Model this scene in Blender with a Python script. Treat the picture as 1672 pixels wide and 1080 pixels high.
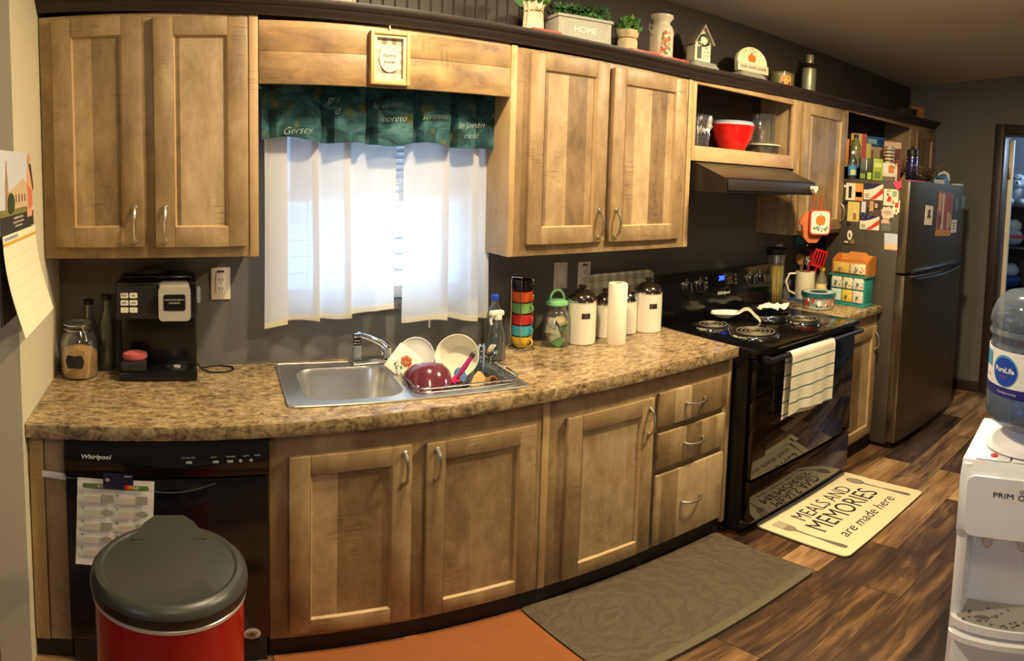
import bpy, bmesh, math, random
from mathutils import Vector, Matrix
for o in list(bpy.data.objects): bpy.data.objects.remove(o, do_unlink=True)
SC = bpy.context.scene
COL = SC.collection
PI = math.pi
rnd = random.Random(7)

# ---------------------------------------------------------------- camera (a phone panorama)
F = 1039.5; W0, H0, V0 = 1672, 1080, 356.6
YAW, PITCH, ROLL = .5317, -.069, .0249
cd = bpy.data.cameras.new('camera')
cd.type = 'PANO'; cd.panorama_type = 'EQUIRECTANGULAR'
cd.longitude_min = -W0/2/F; cd.longitude_max = W0/2/F
cd.latitude_max = V0/F; cd.latitude_min = -(H0-V0)/F
cd.clip_start = .02
cam = bpy.data.objects.new('camera', cd); COL.objects.link(cam)
def _rot():
    cy, sy = math.cos(YAW), math.sin(YAW)
    R0 = Matrix(((cy,-sy,0),(sy,cy,0),(0,0,1)))
    c, s = math.cos(PITCH), math.sin(PITCH)
    R1 = Matrix(((1,0,0),(0,c,s),(0,-s,c)))
    c, s = math.cos(ROLL), math.sin(ROLL)
    R2 = Matrix(((c,0,s),(0,1,0),(-s,0,c)))
    return R2 @ R1 @ R0
_R = _rot()
_m = Matrix((_R[0], _R[2], -_R[1])).transposed().to_4x4()
_m.translation = Vector((.408, -2.194, 1.603))
cam.matrix_world = _m
SC.camera = cam

# ---------------------------------------------------------------- world, lamps, exposure
SC.view_settings.view_transform = 'Standard'; SC.view_settings.look = 'None'
SC.view_settings.gamma = 1; SC.view_settings.exposure = 0.16
SC.view_settings.use_curve_mapping = False
wd = bpy.data.worlds.new('sky'); SC.world = wd; wd.use_nodes = True
bg = wd.node_tree.nodes['Background']; bg.inputs[0].default_value = (.58,.76,1,1); bg.inputs[1].default_value = 7.2
def lamp(name, typ, loc, energy, color, size=.1, rot=(0,0,0), size_y=None, spread=None):
    l = bpy.data.lights.new(name, typ); l.energy = energy; l.color = color
    if typ == 'AREA':
        l.size = size
        if size_y: l.shape = 'RECTANGLE'; l.size_y = size_y
    else: l.shadow_soft_size = size
    o = bpy.data.objects.new(name, l); o.location = loc; o.rotation_euler = rot; COL.objects.link(o); return o
WARM = (1, .80, .50)
lamp('sink_ceiling_lamp', 'AREA', (1.22,-.86,2.47), 30, WARM, .13).data.shape = 'DISK'
lamp('kitchen_ceiling_lamp', 'AREA', (2.65,-1.22,2.52), 55, WARM, .15).data.shape = 'DISK'
lamp('ceiling_fill', 'POINT', (2.65,-1.35,2.50), 9, WARM, .1)  # added point fill beside the kitchen lamp, brightens the ceiling
lamp('warm_fill_lamp', 'POINT', (.75,-2.6,2.55), 22, WARM, .12)  # unseen fill, added to brighten the left wall and trash can
lamp('hall_ceiling_lamp', 'POINT', (6.3,-1.6,2.2), 40, (.55,.75,1), .15)
lamp('cool_fill_lamp', 'AREA', (-1.55,-3.2,1.6), 13, (.80,.88,1), 1.0, (0,-PI/2,0), 1.1)  # added cool fill behind the camera for the cooler, no window built
sun = lamp('sun', 'SUN', (0,6,6), 10.0, (1,.96,.9), .02, (math.radians(48),0,math.radians(25)))

# ---------------------------------------------------------------- materials
def lin(c):
    return tuple(((x/255)/12.92 if x/255 <= .04045 else ((x/255+.055)/1.055)**2.4) for x in c)
class G:
    """small node-graph writer"""
    def __init__(s, name):
        s.m = bpy.data.materials.new(name); s.m.use_nodes = True; s.t = s.m.node_tree
        s.p = s.t.nodes['Principled BSDF']; s.out = s.t.nodes['Material Output']
    def n(s, typ, **k):
        d = s.t.nodes.new(typ)
        for a, b in k.items():
            if a.startswith('i_'):
                key = a[2:]; key = int(key) if key.isdigit() else key.replace('_', ' ')
                s.put(d.inputs[key], b)
            else: setattr(d, a, b)
        return d
    def put(s, sock, v):
        if hasattr(v, 'is_output') or isinstance(v, bpy.types.NodeSocket): s.t.links.new(v, sock)
        elif isinstance(v, (tuple, list)) and len(v) == 3 and sock.type == 'RGBA': sock.default_value = (*v, 1)
        else: sock.default_value = v
    def obj(s): return s.n('ShaderNodeTexCoord').outputs['Object']
    def rand(s): return s.n('ShaderNodeObjectInfo').outputs['Random']
    def math(s, op, a, b=0.0, c=0.0):
        d = s.n('ShaderNodeMath', operation=op); s.put(d.inputs[0], a); s.put(d.inputs[1], b); s.put(d.inputs[2], c); return d.outputs[0]
    def mapv(s, v, scale=(1,1,1), loc=(0,0,0), rot=(0,0,0)):
        d = s.n('ShaderNodeMapping'); s.put(d.inputs[0], v); s.put(d.inputs['Scale'], scale); s.put(d.inputs['Location'], loc); s.put(d.inputs['Rotation'], rot); return d.outputs[0]
    def noise(s, v, scale, detail=4, rough=.55, dist=0.0):
        d = s.n('ShaderNodeTexNoise'); s.put(d.inputs['Vector'], v); d.inputs['Scale'].default_value = scale
        d.inputs['Detail'].default_value = detail; d.inputs['Roughness'].default_value = rough; d.inputs['Distortion'].default_value = dist
        return d.outputs['Fac']
    def ramp(s, f, stops, interp='LINEAR'):
        d = s.n('ShaderNodeValToRGB'); s.put(d.inputs[0], f); cr = d.color_ramp; cr.interpolation = interp
        while len(cr.elements) < len(stops): cr.elements.new(.5)
        for e, (p, c) in zip(cr.elements, stops): e.position = p; e.color = (*c, 1) if len(c) == 3 else c
        return d.outputs[0]
    def mix(s, f, a, b, mode='MIX'):
        d = s.n('ShaderNodeMix', data_type='RGBA', blend_type=mode)
        s.put(d.inputs[0], f); s.put(d.inputs[6], a); s.put(d.inputs[7], b); return d.outputs[2]
    def base(s, c): s.put(s.p.inputs['Base Color'], c)
    def rough(s, r): s.put(s.p.inputs['Roughness'], r)
    def bump(s, h, strength=.2, dist=.002):
        d = s.n('ShaderNodeBump'); s.put(d.inputs['Height'], h); d.inputs['Strength'].default_value = strength; d.inputs['Distance'].default_value = dist
        s.put(s.p.inputs['Normal'], d.outputs[0])
_mc = {}
def M(c, rough=.5, metal=0, spec=.5, var=0.0, vs=8.0, bump=0.0, coat=0.0, em=None, ems=0.0, alpha=None, sub=0):
    """plain painted / plastic / metal material with a little procedural variation"""
    key = (tuple(c), rough, metal, spec, var, vs, bump, coat, em, ems)
    if key in _mc: return _mc[key]
    g = G('mat_%d' % len(_mc)); l = lin(c); g.base(l); g.rough(rough)
    g.p.inputs['Metallic'].default_value = metal; g.p.inputs['Specular IOR Level'].default_value = spec
    g.p.inputs['Coat Weight'].default_value = coat
    f = g.noise(g.obj(), vs, 4)
    v = max(var, .06)
    g.base(g.mix(f, tuple(x*(1-v) for x in l), tuple(min(1, x*(1+v)) for x in l)))
    if bump: g.bump(g.noise(g.obj(), vs*6, 3), bump)
    if em: g.put(g.p.inputs['Emission Color'], lin(em)); g.p.inputs['Emission Strength'].default_value = ems
    _mc[key] = g.m; return g.m
def glassy(name, tint=(235,245,245), refl=.6, dens=.02, rough=.03):
    """thin clear glass / clear plastic: mostly lets light straight through, reflects at grazing angles"""
    g = G(name); t = g.t; t.nodes.remove(g.p)
    tr = g.n('ShaderNodeBsdfTransparent'); g.put(tr.inputs[0], lin(tint))
    gl = g.n('ShaderNodeBsdfGlossy'); gl.inputs['Roughness'].default_value = rough
    df = g.n('ShaderNodeBsdfDiffuse'); g.put(df.inputs[0], lin(tint))
    m0 = g.n('ShaderNodeMixShader'); m0.inputs[0].default_value = dens; g.put(m0.inputs[1], tr.outputs[0]); g.put(m0.inputs[2], df.outputs[0])
    lw = g.n('ShaderNodeLayerWeight'); lw.inputs[0].default_value = .35
    f = g.math('MULTIPLY_ADD', lw.outputs['Fresnel'], refl, .05)
    m1 = g.n('ShaderNodeMixShader'); g.put(m1.inputs[0], f); g.put(m1.inputs[1], m0.outputs[0]); g.put(m1.inputs[2], gl.outputs[0])
    g.put(g.out.inputs[0], m1.outputs[0]); return g.m
def wood(name, horizontal=False, planks=.12, dark=(86,66,44), mid=(152,125,87), light=(198,173,132), contrast=.15):
    """rustic planked cabinet laminate with saw marks"""
    g = G(name); o = g.obj(); r = g.rand()
    off = g.n('ShaderNodeCombineXYZ'); g.put(off.inputs[0], g.math('MULTIPLY', r, 37.3)); g.put(off.inputs[1], g.math('MULTIPLY', r, 11.1)); g.put(off.inputs[2], g.math('MULTIPLY', r, 23.7))
    va = g.n('ShaderNodeVectorMath', operation='ADD'); g.put(va.inputs[0], o); g.put(va.inputs[1], off.outputs[0]); v = va.outputs[0]
    if horizontal: v = g.mapv(v, rot=(0, PI/2, 0))
    sp = g.n('ShaderNodeSeparateXYZ'); g.put(sp.inputs[0], v)
    cell = g.math('FLOOR', g.math('DIVIDE', g.math('ADD', sp.outputs[0], sp.outputs[1]), planks))
    wn = g.n('ShaderNodeTexWhiteNoise', noise_dimensions='1D'); g.put(wn.inputs['W'], cell); tone = wn.outputs['Value']
    grain = g.noise(g.mapv(v, (46,46,7)), 1.0, 5, .6)
    mott = g.noise(g.mapv(v, (15,15,8)), 1.0, 8, .68, .4)
    blotch = g.noise(g.mapv(v, (5,5,2.6)), 1.0, 3, .5, .5)
    f = g.math('ADD', g.math('MULTIPLY', mott, .52), g.math('MULTIPLY', blotch, .36))
    f = g.math('ADD', f, g.math('MULTIPLY', grain, .14))
    f = g.math('ADD', f, g.math('MULTIPLY', g.math('SUBTRACT', tone, .5), .34*contrast))
    c = g.ramp(f, [(.24, lin(dark)), (.50, lin(mid)), (.78, lin(light))])
    saw = g.noise(g.mapv(v, (14,14,190), rot=(0,.16,0)), 1.0, 2, .5)
    mask = g.ramp(g.noise(g.mapv(v, (9,9,4), loc=(4,4,4)), 1.0, 3), [(.55,(0,0,0)),(.66,(1,1,1))])
    sm = g.math('MULTIPLY', g.ramp(saw, [(.52,(0,0,0)),(.62,(1,1,1))]), mask)
    c = g.mix(g.math('MULTIPLY', sm, .42), c, lin(tuple(int(x*.8) for x in dark)))
    g.base(c); g.rough(.48); g.bump(mott, .10, .001)
    return g.m
WOOD = wood('cabinet_wood'); WPAN = wood('cabinet_panel_wood', contrast=1.1, mid=(148,121,84), planks=.088); WHOR = wood('cabinet_wood_horizontal', True, planks=.3, contrast=.7, mid=(176,140,92))
WEDGE = wood('cabinet_edge_wood', planks=1.0, mid=(184,152,106), dark=(146,114,74), contrast=.4)
WIN = wood('cabinet_inside', planks=.3, contrast=.5)
def counter_mat():
    g = G('laminate_stone'); o = g.obj()
    a = g.noise(g.mapv(o,(.8,1.5,1)), 34, 8, .72, .8); b = g.noise(o, 90, 5, .7); d = g.noise(g.mapv(o, loc=(3,1,2)), 7, 4)
    f = g.math('ADD', g.math('MULTIPLY', a, .74), g.math('ADD', g.math('MULTIPLY', b, .30), g.math('MULTIPLY', d, .24)))
    c = g.ramp(f, [(.46, lin((58,48,38))), (.55, lin((104,86,62))), (.63, lin((150,126,90))), (.74, lin((190,166,124))), (.9, lin((216,198,160)))])
    pu = g.ramp(g.noise(g.mapv(o, loc=(9,2,5)), 30, 6, .7), [(.56,(0,0,0)),(.68,(1,1,1))])
    c = g.mix(g.math('MULTIPLY', pu, .45), c, lin((92,66,66)))
    g.base(c); g.rough(.22); g.bump(b, .06, .0006); return g.m
COUNTER = counter_mat()
def floor_mat():
    g = G('vinyl_planks'); o = g.obj()
    br = g.n('ShaderNodeTexBrick', offset=.37); g.put(br.inputs['Vector'], o)
    for k, v in dict(Scale=1.0, Mortar_Size=.0015, Brick_Width=.92, Row_Height=.172, Bias=0.0, Mortar_Smooth=.2).items(): br.inputs[k.replace('_',' ')].default_value = v
    g.put(br.inputs['Color1'], (0,0,0)); g.put(br.inputs['Color2'], (1,1,1)); g.put(br.inputs['Mortar'], (.2,.2,.2))
    tone = br.outputs['Color']
    vo = g.n('ShaderNodeVectorMath', operation='MULTIPLY_ADD'); g.put(vo.inputs[0], tone); g.put(vo.inputs[1], (7,5,3)); g.put(vo.inputs[2], o)
    grain = g.noise(g.mapv(vo.outputs[0], (3.2,30,1)), 1.0, 7, .62, .9)
    bl = g.noise(g.mapv(vo.outputs[0], (2.2,7,1), loc=(5,5,0)), 1.0, 4, .55, 1.2)
    f = g.math('ADD', g.math('MULTIPLY', grain, .5), g.math('MULTIPLY', bl, .5))
    f = g.math('ADD', f, g.math('MULTIPLY', g.math('SUBTRACT', tone, .5), .42))
    c = g.ramp(f, [(.26, lin((34,24,16))), (.43, lin((78,55,35))), (.56, lin((132,98,62))), (.74, lin((184,146,98)))])
    c = g.mix(br.outputs['Fac'], c, lin((34,22,14)))
    g.base(c); g.rough(g.math('MULTIPLY_ADD', grain, .2, .27)); g.bump(grain, .1, .001); return g.m
def wall_mat(name, c, bumpy=.12):
    g = G(name); l = lin(c); o = g.obj(); f = g.noise(o, 3, 3)
    g.base(g.mix(f, tuple(x*.93 for x in l), tuple(x*1.06 for x in l))); g.rough(.75); g.bump(g.noise(o, 160, 3), bumpy, .001); return g.m
TAUPE = wall_mat('taupe_wall_paint', (102,101,97)); WALL_LIT = wall_mat('lit_wall_paint', (210,198,168)); CEIL = wall_mat('ceiling_paint', (200,192,178), .4)  # left wall gets a lightened copy, its stronger light put into the colour
NICKEL = M((200,192,178), .3, 1); CHROME = M((225,228,230), .08, 1); STEEL = M((216,216,212), .34, 1, vs=3)
BLK = M((12,12,13), .12, spec=.6); BLKS = M((18,18,20), .35); BLKM = M((24,23,22), .6); DKGREY = M((52,52,50), .5)
WHITE = M((238,236,230), .3); WHITEM = M((236,232,222), .7); CREAM = M((236,224,196), .35); PAPER = M((240,234,218), .8, var=.04)
ESPR = M((46,36,30), .45, var=.25, vs=20); RED = M((190,22,20), .25, coat=.4); TEAL = M((42,140,132), .4)
INK = M((40,36,34), .7); GREEN = M((64,120,54), .6, var=.35, vs=30); LGREEN = M((110,150,70), .6, var=.3, vs=30)
GLASS = glassy('clear_glass', (248,251,250), .42); FROST = glassy('frosted_plastic', (226,222,206), .5, .30, .2); PLAS = glassy('clear_plastic', (225,228,226), .6, .04, .10); BLUEP = glassy('blue_bottle_plastic', (200,222,246), .55, .14, .05); GGLASS = glassy('green_glass', (150,205,150), .5, .5, .1)

# ---------------------------------------------------------------- mesh helpers
class MB:
    def __init__(s): s.bm = bmesh.new(); s.mats = []; s.X = Matrix()
    def mi(s, m):
        if m not in s.mats: s.mats.append(m)
        return s.mats.index(m)
    def add(s, vs, fs, m, smooth=True):
        i = s.mi(m); V = [s.bm.verts.new(s.X @ Vector(v)) for v in vs]
        for f in fs:
            try: q = s.bm.faces.new([V[k] for k in f]); q.material_index = i; q.smooth = smooth
            except ValueError: pass
        return s
    def box(s, x, y, z, m, b=0.0, seg=2):
        (x0,x1),(y0,y1),(z0,z1) = sorted(x), sorted(y), sorted(z)
        vs = [(a,c,d) for a in (x0,x1) for c in (y0,y1) for d in (z0,z1)]
        fs = [(0,1,3,2),(4,6,7,5),(0,4,5,1),(2,3,7,6),(0,2,6,4),(1,5,7,3)]
        b = min(b, .45*min(x1-x0, y1-y0, z1-z0))
        if b <= 0: return s.add(vs, fs, m)
        t = bmesh.new(); V = [t.verts.new(v) for v in vs]
        for f in fs: t.faces.new([V[k] for k in f])
        bmesh.ops.bevel(t, geom=t.edges[:], offset=b, segments=seg, profile=.5, affect='EDGES')
        t.verts.index_update(); vs = [tuple(v.co) for v in t.verts]; fs = [[v.index for v in f.verts] for f in t.faces]; t.free()
        return s.add(vs, fs, m)
    def lathe(s, prof, m, c=(0,0,0), seg=28, sx=1, sy=1, ax='z', a0=0, a1=2*PI):
        vs = []; fs = []; rings = []; full = abs(a1-a0-2*PI) < 1e-6; n = seg if full else seg+1
        for r, z in prof:
            if abs(r) < 1e-7: rings.append([len(vs)]); vs.append((0,0,z))
            else:
                rings.append(list(range(len(vs), len(vs)+n)))
                for k in range(n): a = a0+(a1-a0)*k/seg; vs.append((r*math.cos(a)*sx, r*math.sin(a)*sy, z))
        for A, B in zip(rings, rings[1:]):
            for k in range(seg):
                k2 = (k+1) % n
                if len(A) == 1 and len(B) == 1: break
                if len(A) == 1: fs.append((A[0], B[k2], B[k]))
                elif len(B) == 1: fs.append((A[k], A[k2], B[0]))
                else: fs.append((A[k], A[k2], B[k2], B[k]))
        if ax == 'y': vs = [(x,-z,y) for x,y,z in vs]
        if ax == 'x': vs = [(z,y,-x) for x,y,z in vs]
        return s.add([(v[0]+c[0], v[1]+c[1], v[2]+c[2]) for v in vs], fs, m)
    def cyl(s, r, z0, z1, m, c=(0,0,0), seg=24, ax='z', b=.0, r2=None):
        r2 = r if r2 is None else r2
        pr = [(0,z0),(r,z0),(r2,z1),(0,z1)] if b <= 0 else [(0,z0),(r-b,z0),(r,z0+b),(r2,z1-b),(r2-b,z1),(0,z1)]
        return s.lathe(pr, m, c, seg, ax=ax)
    def tube(s, pts, r, m, seg=8, closed=False):
        P = [Vector(p) for p in pts]; n = len(P); vs = []; fs = []
        up = None
        for i in range(n):
            if closed: t = (P[(i+1) % n]-P[i-1]).normalized()
            else: t = (P[min(i+1,n-1)]-P[max(i-1,0)]).normalized()
            if up is None: up = Vector((0,0,1)) if abs(t.z) < .9 else Vector((1,0,0))
            a = t.cross(up).normalized(); up = a.cross(t).normalized()
            rr = r[i] if isinstance(r, (list,tuple)) else r
            for k in range(seg):
                q = 2*PI*k/seg; vs.append(P[i]+a*(rr*math.cos(q))+up*(rr*math.sin(q)))
        for i in range(n if closed else n-1):
            j = (i+1) % n
            for k in range(seg): k2 = (k+1) % seg; fs.append((i*seg+k, i*seg+k2, j*seg+k2, j*seg+k))
        if not closed: fs.append(tuple(range(seg))[::-1]); fs.append(tuple(range((n-1)*seg, n*seg)))
        return s.add(vs, fs, m)
    def sheet(s, fn, nu, nv, m, th=0.0):
        vs = [Vector(fn(i/nu, j/nv)) for j in range(nv+1) for i in range(nu+1)]; w = nu+1
        fs = [(j*w+i, j*w+i+1, (j+1)*w+i+1, (j+1)*w+i) for j in range(nv) for i in range(nu)]
        if th > 0:
            N = [Vector() for _ in vs]
            for f in fs:
                nn = (vs[f[1]]-vs[f[0]]).cross(vs[f[3]]-vs[f[0]])
                for k in f: N[k] += nn
            k0 = len(vs); back = [v-n_.normalized()*th for v, n_ in zip(vs, N)]; vs = vs+back
            fs = fs+[tuple(k0+k for k in f[::-1]) for f in fs]
            ring = [i for i in range(w)]+[j*w+nu for j in range(1,nv+1)]+[nv*w+i for i in range(nu-1,-1,-1)]+[j*w for j in range(nv-1,0,-1)]
            for a, b in zip(ring, ring[1:]+ring[:1]): fs.append((b, a, k0+a, k0+b))
        return s.add(vs, fs, m)
    def prism(s, poly, d0, d1, m, plane='xz'):
        n = len(poly)
        def at(p, d): return (p[0], d, p[1]) if plane == 'xz' else ((p[0], p[1], d) if plane == 'xy' else (d, p[0], p[1]))
        vs = [at(p, d0) for p in poly]+[at(p, d1) for p in poly]
        fs = [tuple(range(n))[::-1], tuple(range(n, 2*n))]+[(i, (i+1) % n, n+(i+1) % n, n+i) for i in range(n)]
        return s.add(vs, fs, m)
    def ball(s, c, r, m, sx=1, sy=1, sz=1, seg=14, rings=8):
        pr = [(math.sin(PI*k/rings)*r, -math.cos(PI*k/rings)*r*sz) for k in range(rings+1)]; pr[0] = (0, pr[0][1]); pr[-1] = (0, pr[-1][1])
        return s.lathe(pr, m, c, seg, sx, sy)
    def leaves(s, fn, n, size, mats, seed=1):
        """n small pointed leaves; fn(rng) gives the foot and direction of each"""
        q = random.Random(seed)
        for _ in range(n):
            p, d = fn(q); p = Vector(p); d = Vector(d).normalized(); a = d.cross(Vector((q.uniform(-1,1),q.uniform(-1,1),q.uniform(-1,1)))).normalized(); l = size*q.uniform(.6,1.3); w = l*.28
            nn = a.cross(d)*l*.08
            s.add([p, p+d*l*.5+a*w+nn, p+d*l, p+d*l*.5-a*w+nn], [(0,1,2,3)], q.choice(mats))
        return s
    def build(s, name, parent=None, loc=(0,0,0), rot=(0,0,0), sharp=38):
        bmesh.ops.recalc_face_normals(s.bm, faces=s.bm.faces[:])
        me = bpy.data.meshes.new(name); s.bm.to_mesh(me); s.bm.free()
        for m in s.mats: me.materials.append(m)
        me.set_sharp_from_angle(angle=math.radians(sharp))
        o = bpy.data.objects.new(name, me); COL.objects.link(o); o.location = loc; o.rotation_euler = rot
        if parent: o.parent = parent
        return o
def tag(o, label, cat, group=None):
    o['label'] = label; o['category'] = cat
    if group: o['group'] = group
    return o
def T(name, label, cat, loc=(0,0,0), rz=0.0, group=None, rot=None):
    o = bpy.data.objects.new(name, None); o.empty_display_size = .05; COL.objects.link(o)
    o.location = loc; o.rotation_euler = rot or (0,0,rz); return tag(o, label, cat, group)
def struct(name, mb):
    o = mb.build(name); o['kind'] = 'structure'; return o
def B(x, y, z, m, b=0.0): return MB().box(x, y, z, m, b)
_font = {}
def text_shape(txt, size, shear=0.0, ext=.0004, bold=0.0, align='CENTER'):
    """verts and faces of a line of lettering in the local xz plane, front towards -y"""
    cu = bpy.data.curves.new('t', 'FONT'); cu.body = txt; cu.size = size; cu.shear = shear; cu.extrude = ext; cu.offset = bold
    cu.align_x = align; cu.align_y = 'CENTER'; cu.resolution_u = 3
    o = bpy.data.objects.new('t', cu); COL.objects.link(o)
    bpy.context.view_layer.update()
    me = bpy.data.meshes.new_from_object(o.evaluated_get(bpy.context.evaluated_depsgraph_get()))
    vs = [(v.co.x, -v.co.z, v.co.y) for v in me.vertices]; fs = [tuple(p.vertices) for p in me.polygons]
    bpy.data.objects.remove(o); bpy.data.curves.remove(cu); bpy.data.meshes.remove(me)
    return vs, fs
def text(mb, txt, size, m, at=(0,0,0), shear=0.0, bold=0.0, align='CENTER', rot=None, sx=1.0, ext=.0004):
    vs, fs = text_shape(txt, size, shear, ext, bold, align)
    X = Matrix.Translation(at) @ (rot or Matrix())
    mb.add([X @ Vector((v[0]*sx, v[1], v[2])) for v in vs], fs, m, False)
    return mb
RZ = lambda a: Matrix.Rotation(a, 4, 'Z'); RX = lambda a: Matrix.Rotation(a, 4, 'X'); RY = lambda a: Matrix.Rotation(a, 4, 'Y')
TR = lambda *p: Matrix.Translation(p)
def arc(c, r, a0, a1, n, plane='xz', r2=None):
    r2 = r if r2 is None else r2; out = []
    for k in range(n+1):
        a = a0+(a1-a0)*k/n; p, q = r*math.cos(a), r2*math.sin(a)
        out.append((c[0]+p, c[1], c[2]+q) if plane == 'xz' else ((c[0]+p, c[1]+q, c[2]) if plane == 'xy' else (c[0], c[1]+p, c[2]+q)))
    return out
def rrect(x0, x1, z0, z1, r, n=4):
    out = []
    for cx, cz, a in ((x1-r,z1-r,0),(x0+r,z1-r,PI/2),(x0+r,z0+r,PI),(x1-r,z0+r,1.5*PI)):
        for k in range(n+1): q = a+PI/2*k/n; out.append((cx+r*math.cos(q), cz+r*math.sin(q)))
    return out
def ell(cx, cz, rx, rz, n=20): return [(cx+rx*math.cos(2*PI*k/n), cz+rz*math.sin(2*PI*k/n)) for k in range(n)]
def wall_round(prof, th):
    """closed profile of a vessel with walls of thickness th from an outer profile (bottom to top)"""
    inn = [(max(r-th, 0), z+(th if k == 0 else 0)) for k, (r, z) in enumerate(prof)]
    return [(0, prof[0][1])]+prof+inn[::-1]+[(0, prof[0][1]+th)]
# ================================================================ the room
CZ0, CZS = 2.475, .115                      # ceiling: height at the back wall, rise per metre into the room
cz = lambda y: CZ0-CZS*y
XE = 5.25; YF = -4.6; XW = -1.7; XH = 6.75
def sloped(x0, x1, y0, y1, z0, m, mb=None):
    mb = mb or MB(); mb.prism([(y0,z0),(y1,z0),(y1,cz(y1)),(y0,cz(y0))], x0, x1, m, 'yz'); return mb
struct('floor', B((XW-.1,XH+.1),(YF-.1,.12),(-.06,0), floor_mat()))
struct('ceiling', MB().prism([(.12,cz(.12)),(YF-.1,cz(YF-.1)),(YF-.1,cz(YF-.1)+.06),(.12,cz(.12)+.06)], XW-.1, XH+.1, CEIL, 'yz'))
WX0, WX1, WZ0, WZ1 = .76, 1.545, 1.125, 1.93
w = MB()
w.box((XW,WX0),(0,.12),(0,cz(0)),TAUPE).box((WX1,XH),(0,.12),(0,cz(0)),TAUPE).box((WX0,WX1),(0,.12),(0,WZ0),TAUPE).box((WX0,WX1),(0,.12),(WZ1,cz(0)),TAUPE)
struct('wall_back', w)
struct('wall_left', sloped(-.09, 0, -.593, 0, 0, WALL_LIT))
struct('wall_front', B((XW,XH),(YF-.1,YF),(0,cz(YF)), TAUPE))
struct('wall_west', sloped(XW-.1, XW, YF, .12, 0, TAUPE))
DY0, DY1, DZ = -1.62, -.835, 2.11
w = sloped(XE, XE+.11, DY1, 0, 0, TAUPE); sloped(XE, XE+.11, YF, DY0, 0, TAUPE, w)
w.prism([(DY0,DZ),(DY1,DZ),(DY1,cz(DY1)),(DY0,cz(DY0))], XE, XE+.11, TAUPE, 'yz')
struct('wall_right', w)
BLUEG = wall_mat('blue_grey_wall_paint', (120,132,146))
struct('wall_hall', sloped(XH, XH+.1, YF, .12, 0, BLUEG))
struct('wall_hall_side', sloped(XE+.12, XH, -2.5, -2.4, 0, BLUEG))
# door opening: dark casing, pale door standing open into the hall
t = MB()
for y0, y1, z0, z1 in ((DY1,DY1+.075,0,DZ+.075),(DY0-.075,DY0,0,DZ+.075),(DY0,DY1,DZ,DZ+.075)):
    t.box((XE-.018,XE-.001),(y0,y1),(z0,z1),ESPR,.004)
for y0, y1, z0, z1 in ((DY1-.014,DY1-.0005,0,DZ-.0005),(DY0+.0005,DY0+.014,0,DZ-.0005),(DY0+.014,DY1-.014,DZ-.014,DZ-.0005)):
    t.box((XE-.017,XE+.128),(y0,y1),(z0,z1),ESPR,.002)
t = struct('trim_1', t)
d = MB().box((XE+.150,XE+.185),(DY1-.045,DY1+.66),(.015,DZ-.03),CREAM,.003)
for z0, z1 in ((.25,.9),(1.05,1.9)): d.box((XE+.184,XE+.189),(DY1+.06,DY1+.56),(z0,z1),CREAM,.002)
d1 = struct('door_1', d)
h = MB()
for z in (.3,1.8): h.box((XE+.129,XE+.151),(DY1-.03,DY1-.012),(z-.045,z+.045),M((150,130,90),.4,.8),.003)
h.build('hinge', d1)
# beaded boards on the wall above the cabinets
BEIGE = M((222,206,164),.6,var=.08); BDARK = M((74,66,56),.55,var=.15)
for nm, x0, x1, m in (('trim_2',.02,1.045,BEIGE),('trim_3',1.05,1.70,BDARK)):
    t = MB(); x = x0
    while x < x1-.01:
        x2 = min(x+.046, x1); t.box((x+.0015,x2-.0015),(-.012,-.001),(2.10,cz(0)-.012),m,.004,1); x = x2
    t.box((x0,x1),(-.006,-.001),(2.10,cz(0)-.012),m); struct(nm, t)
struct('shade_board', B((1.703,XE-.002),(-.010,-.001),(2.06,cz(0)-.004), M((56,50,42),.75,var=.06)))  # added dark board, carries the shade of the upper back wall in its colour
# dark crown shelf along the tops of the wall cabinets
CR = [(0.003,2.122),(.67,2.10),(1.56,2.076),(2.45,2.058),(3.26,2.078),(3.8,2.092),(4.8,2.118),(XE-.004,2.135)]
def zc(x):
    for (a,p),(b,q) in zip(CR, CR[1:]):
        if x <= b: return p+(q-p)*(x-a)/(b-a)
    return CR[-1][1]
ztop = lambda x: zc(x)+.052
prof = [(-.246,-.004),(-.258,-.004),(-.262,.008),(-.270,.014),(-.274,.026),(-.286,.032),(-.290,.040),(-.290,.052),(-.02,.052),(-.02,.036),(-.246,.036)]
t = MB(); n = len(prof); vs = []; fs = []
for x, z in CR: vs += [(x, p, z+q) for p, q in prof]
for i in range(len(CR)-1):
    for k in range(n): fs.append((i*n+k, i*n+(k+1) % n, (i+1)*n+(k+1) % n, (i+1)*n+k))
fs += [tuple(range(n)), tuple(range((len(CR)-1)*n, len(CR)*n))[::-1]]
t.add(vs, fs, ESPR); struct('trim_4', t)
struct('baseboard_right', B((XE-.014,XE-.001),(DY1+.08,-.05),(0,.09),ESPR,.003))
# window
VIN = M((226,228,230),.4)
f = MB()
for x, z in (((WX0+.002,WX0+.045),(WZ0+.002,WZ1-.002)),((WX1-.045,WX1-.002),(WZ0+.002,WZ1-.002)),((WX0+.045,WX1-.045),(WZ0+.002,WZ0+.05)),((WX0+.045,WX1-.045),(WZ1-.05,WZ1-.002)),((WX0+.045,WX1-.045),(1.50,1.54))):
    f.box(x,(.04,.10),z,VIN,.004)
win = struct('window_1', f)
MB().box((WX0+.045,WX1-.045),(.068,.072),(WZ0+.05,1.50),glassy('window_glass',(238,246,250),.5,.02)).build('pane', win)
MB().box((WX0+.045,WX1-.045),(.084,.088),(1.54,WZ1-.05),glassy('window_glass_upper',(238,246,250),.5,.02)).build('pane', win)
s = MB().box((WX0-.012,WX1+.012),(-.018,-.001),(WZ0-.03,WZ0-.003),TAUPE,.003); struct('trim_5', s)
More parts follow.
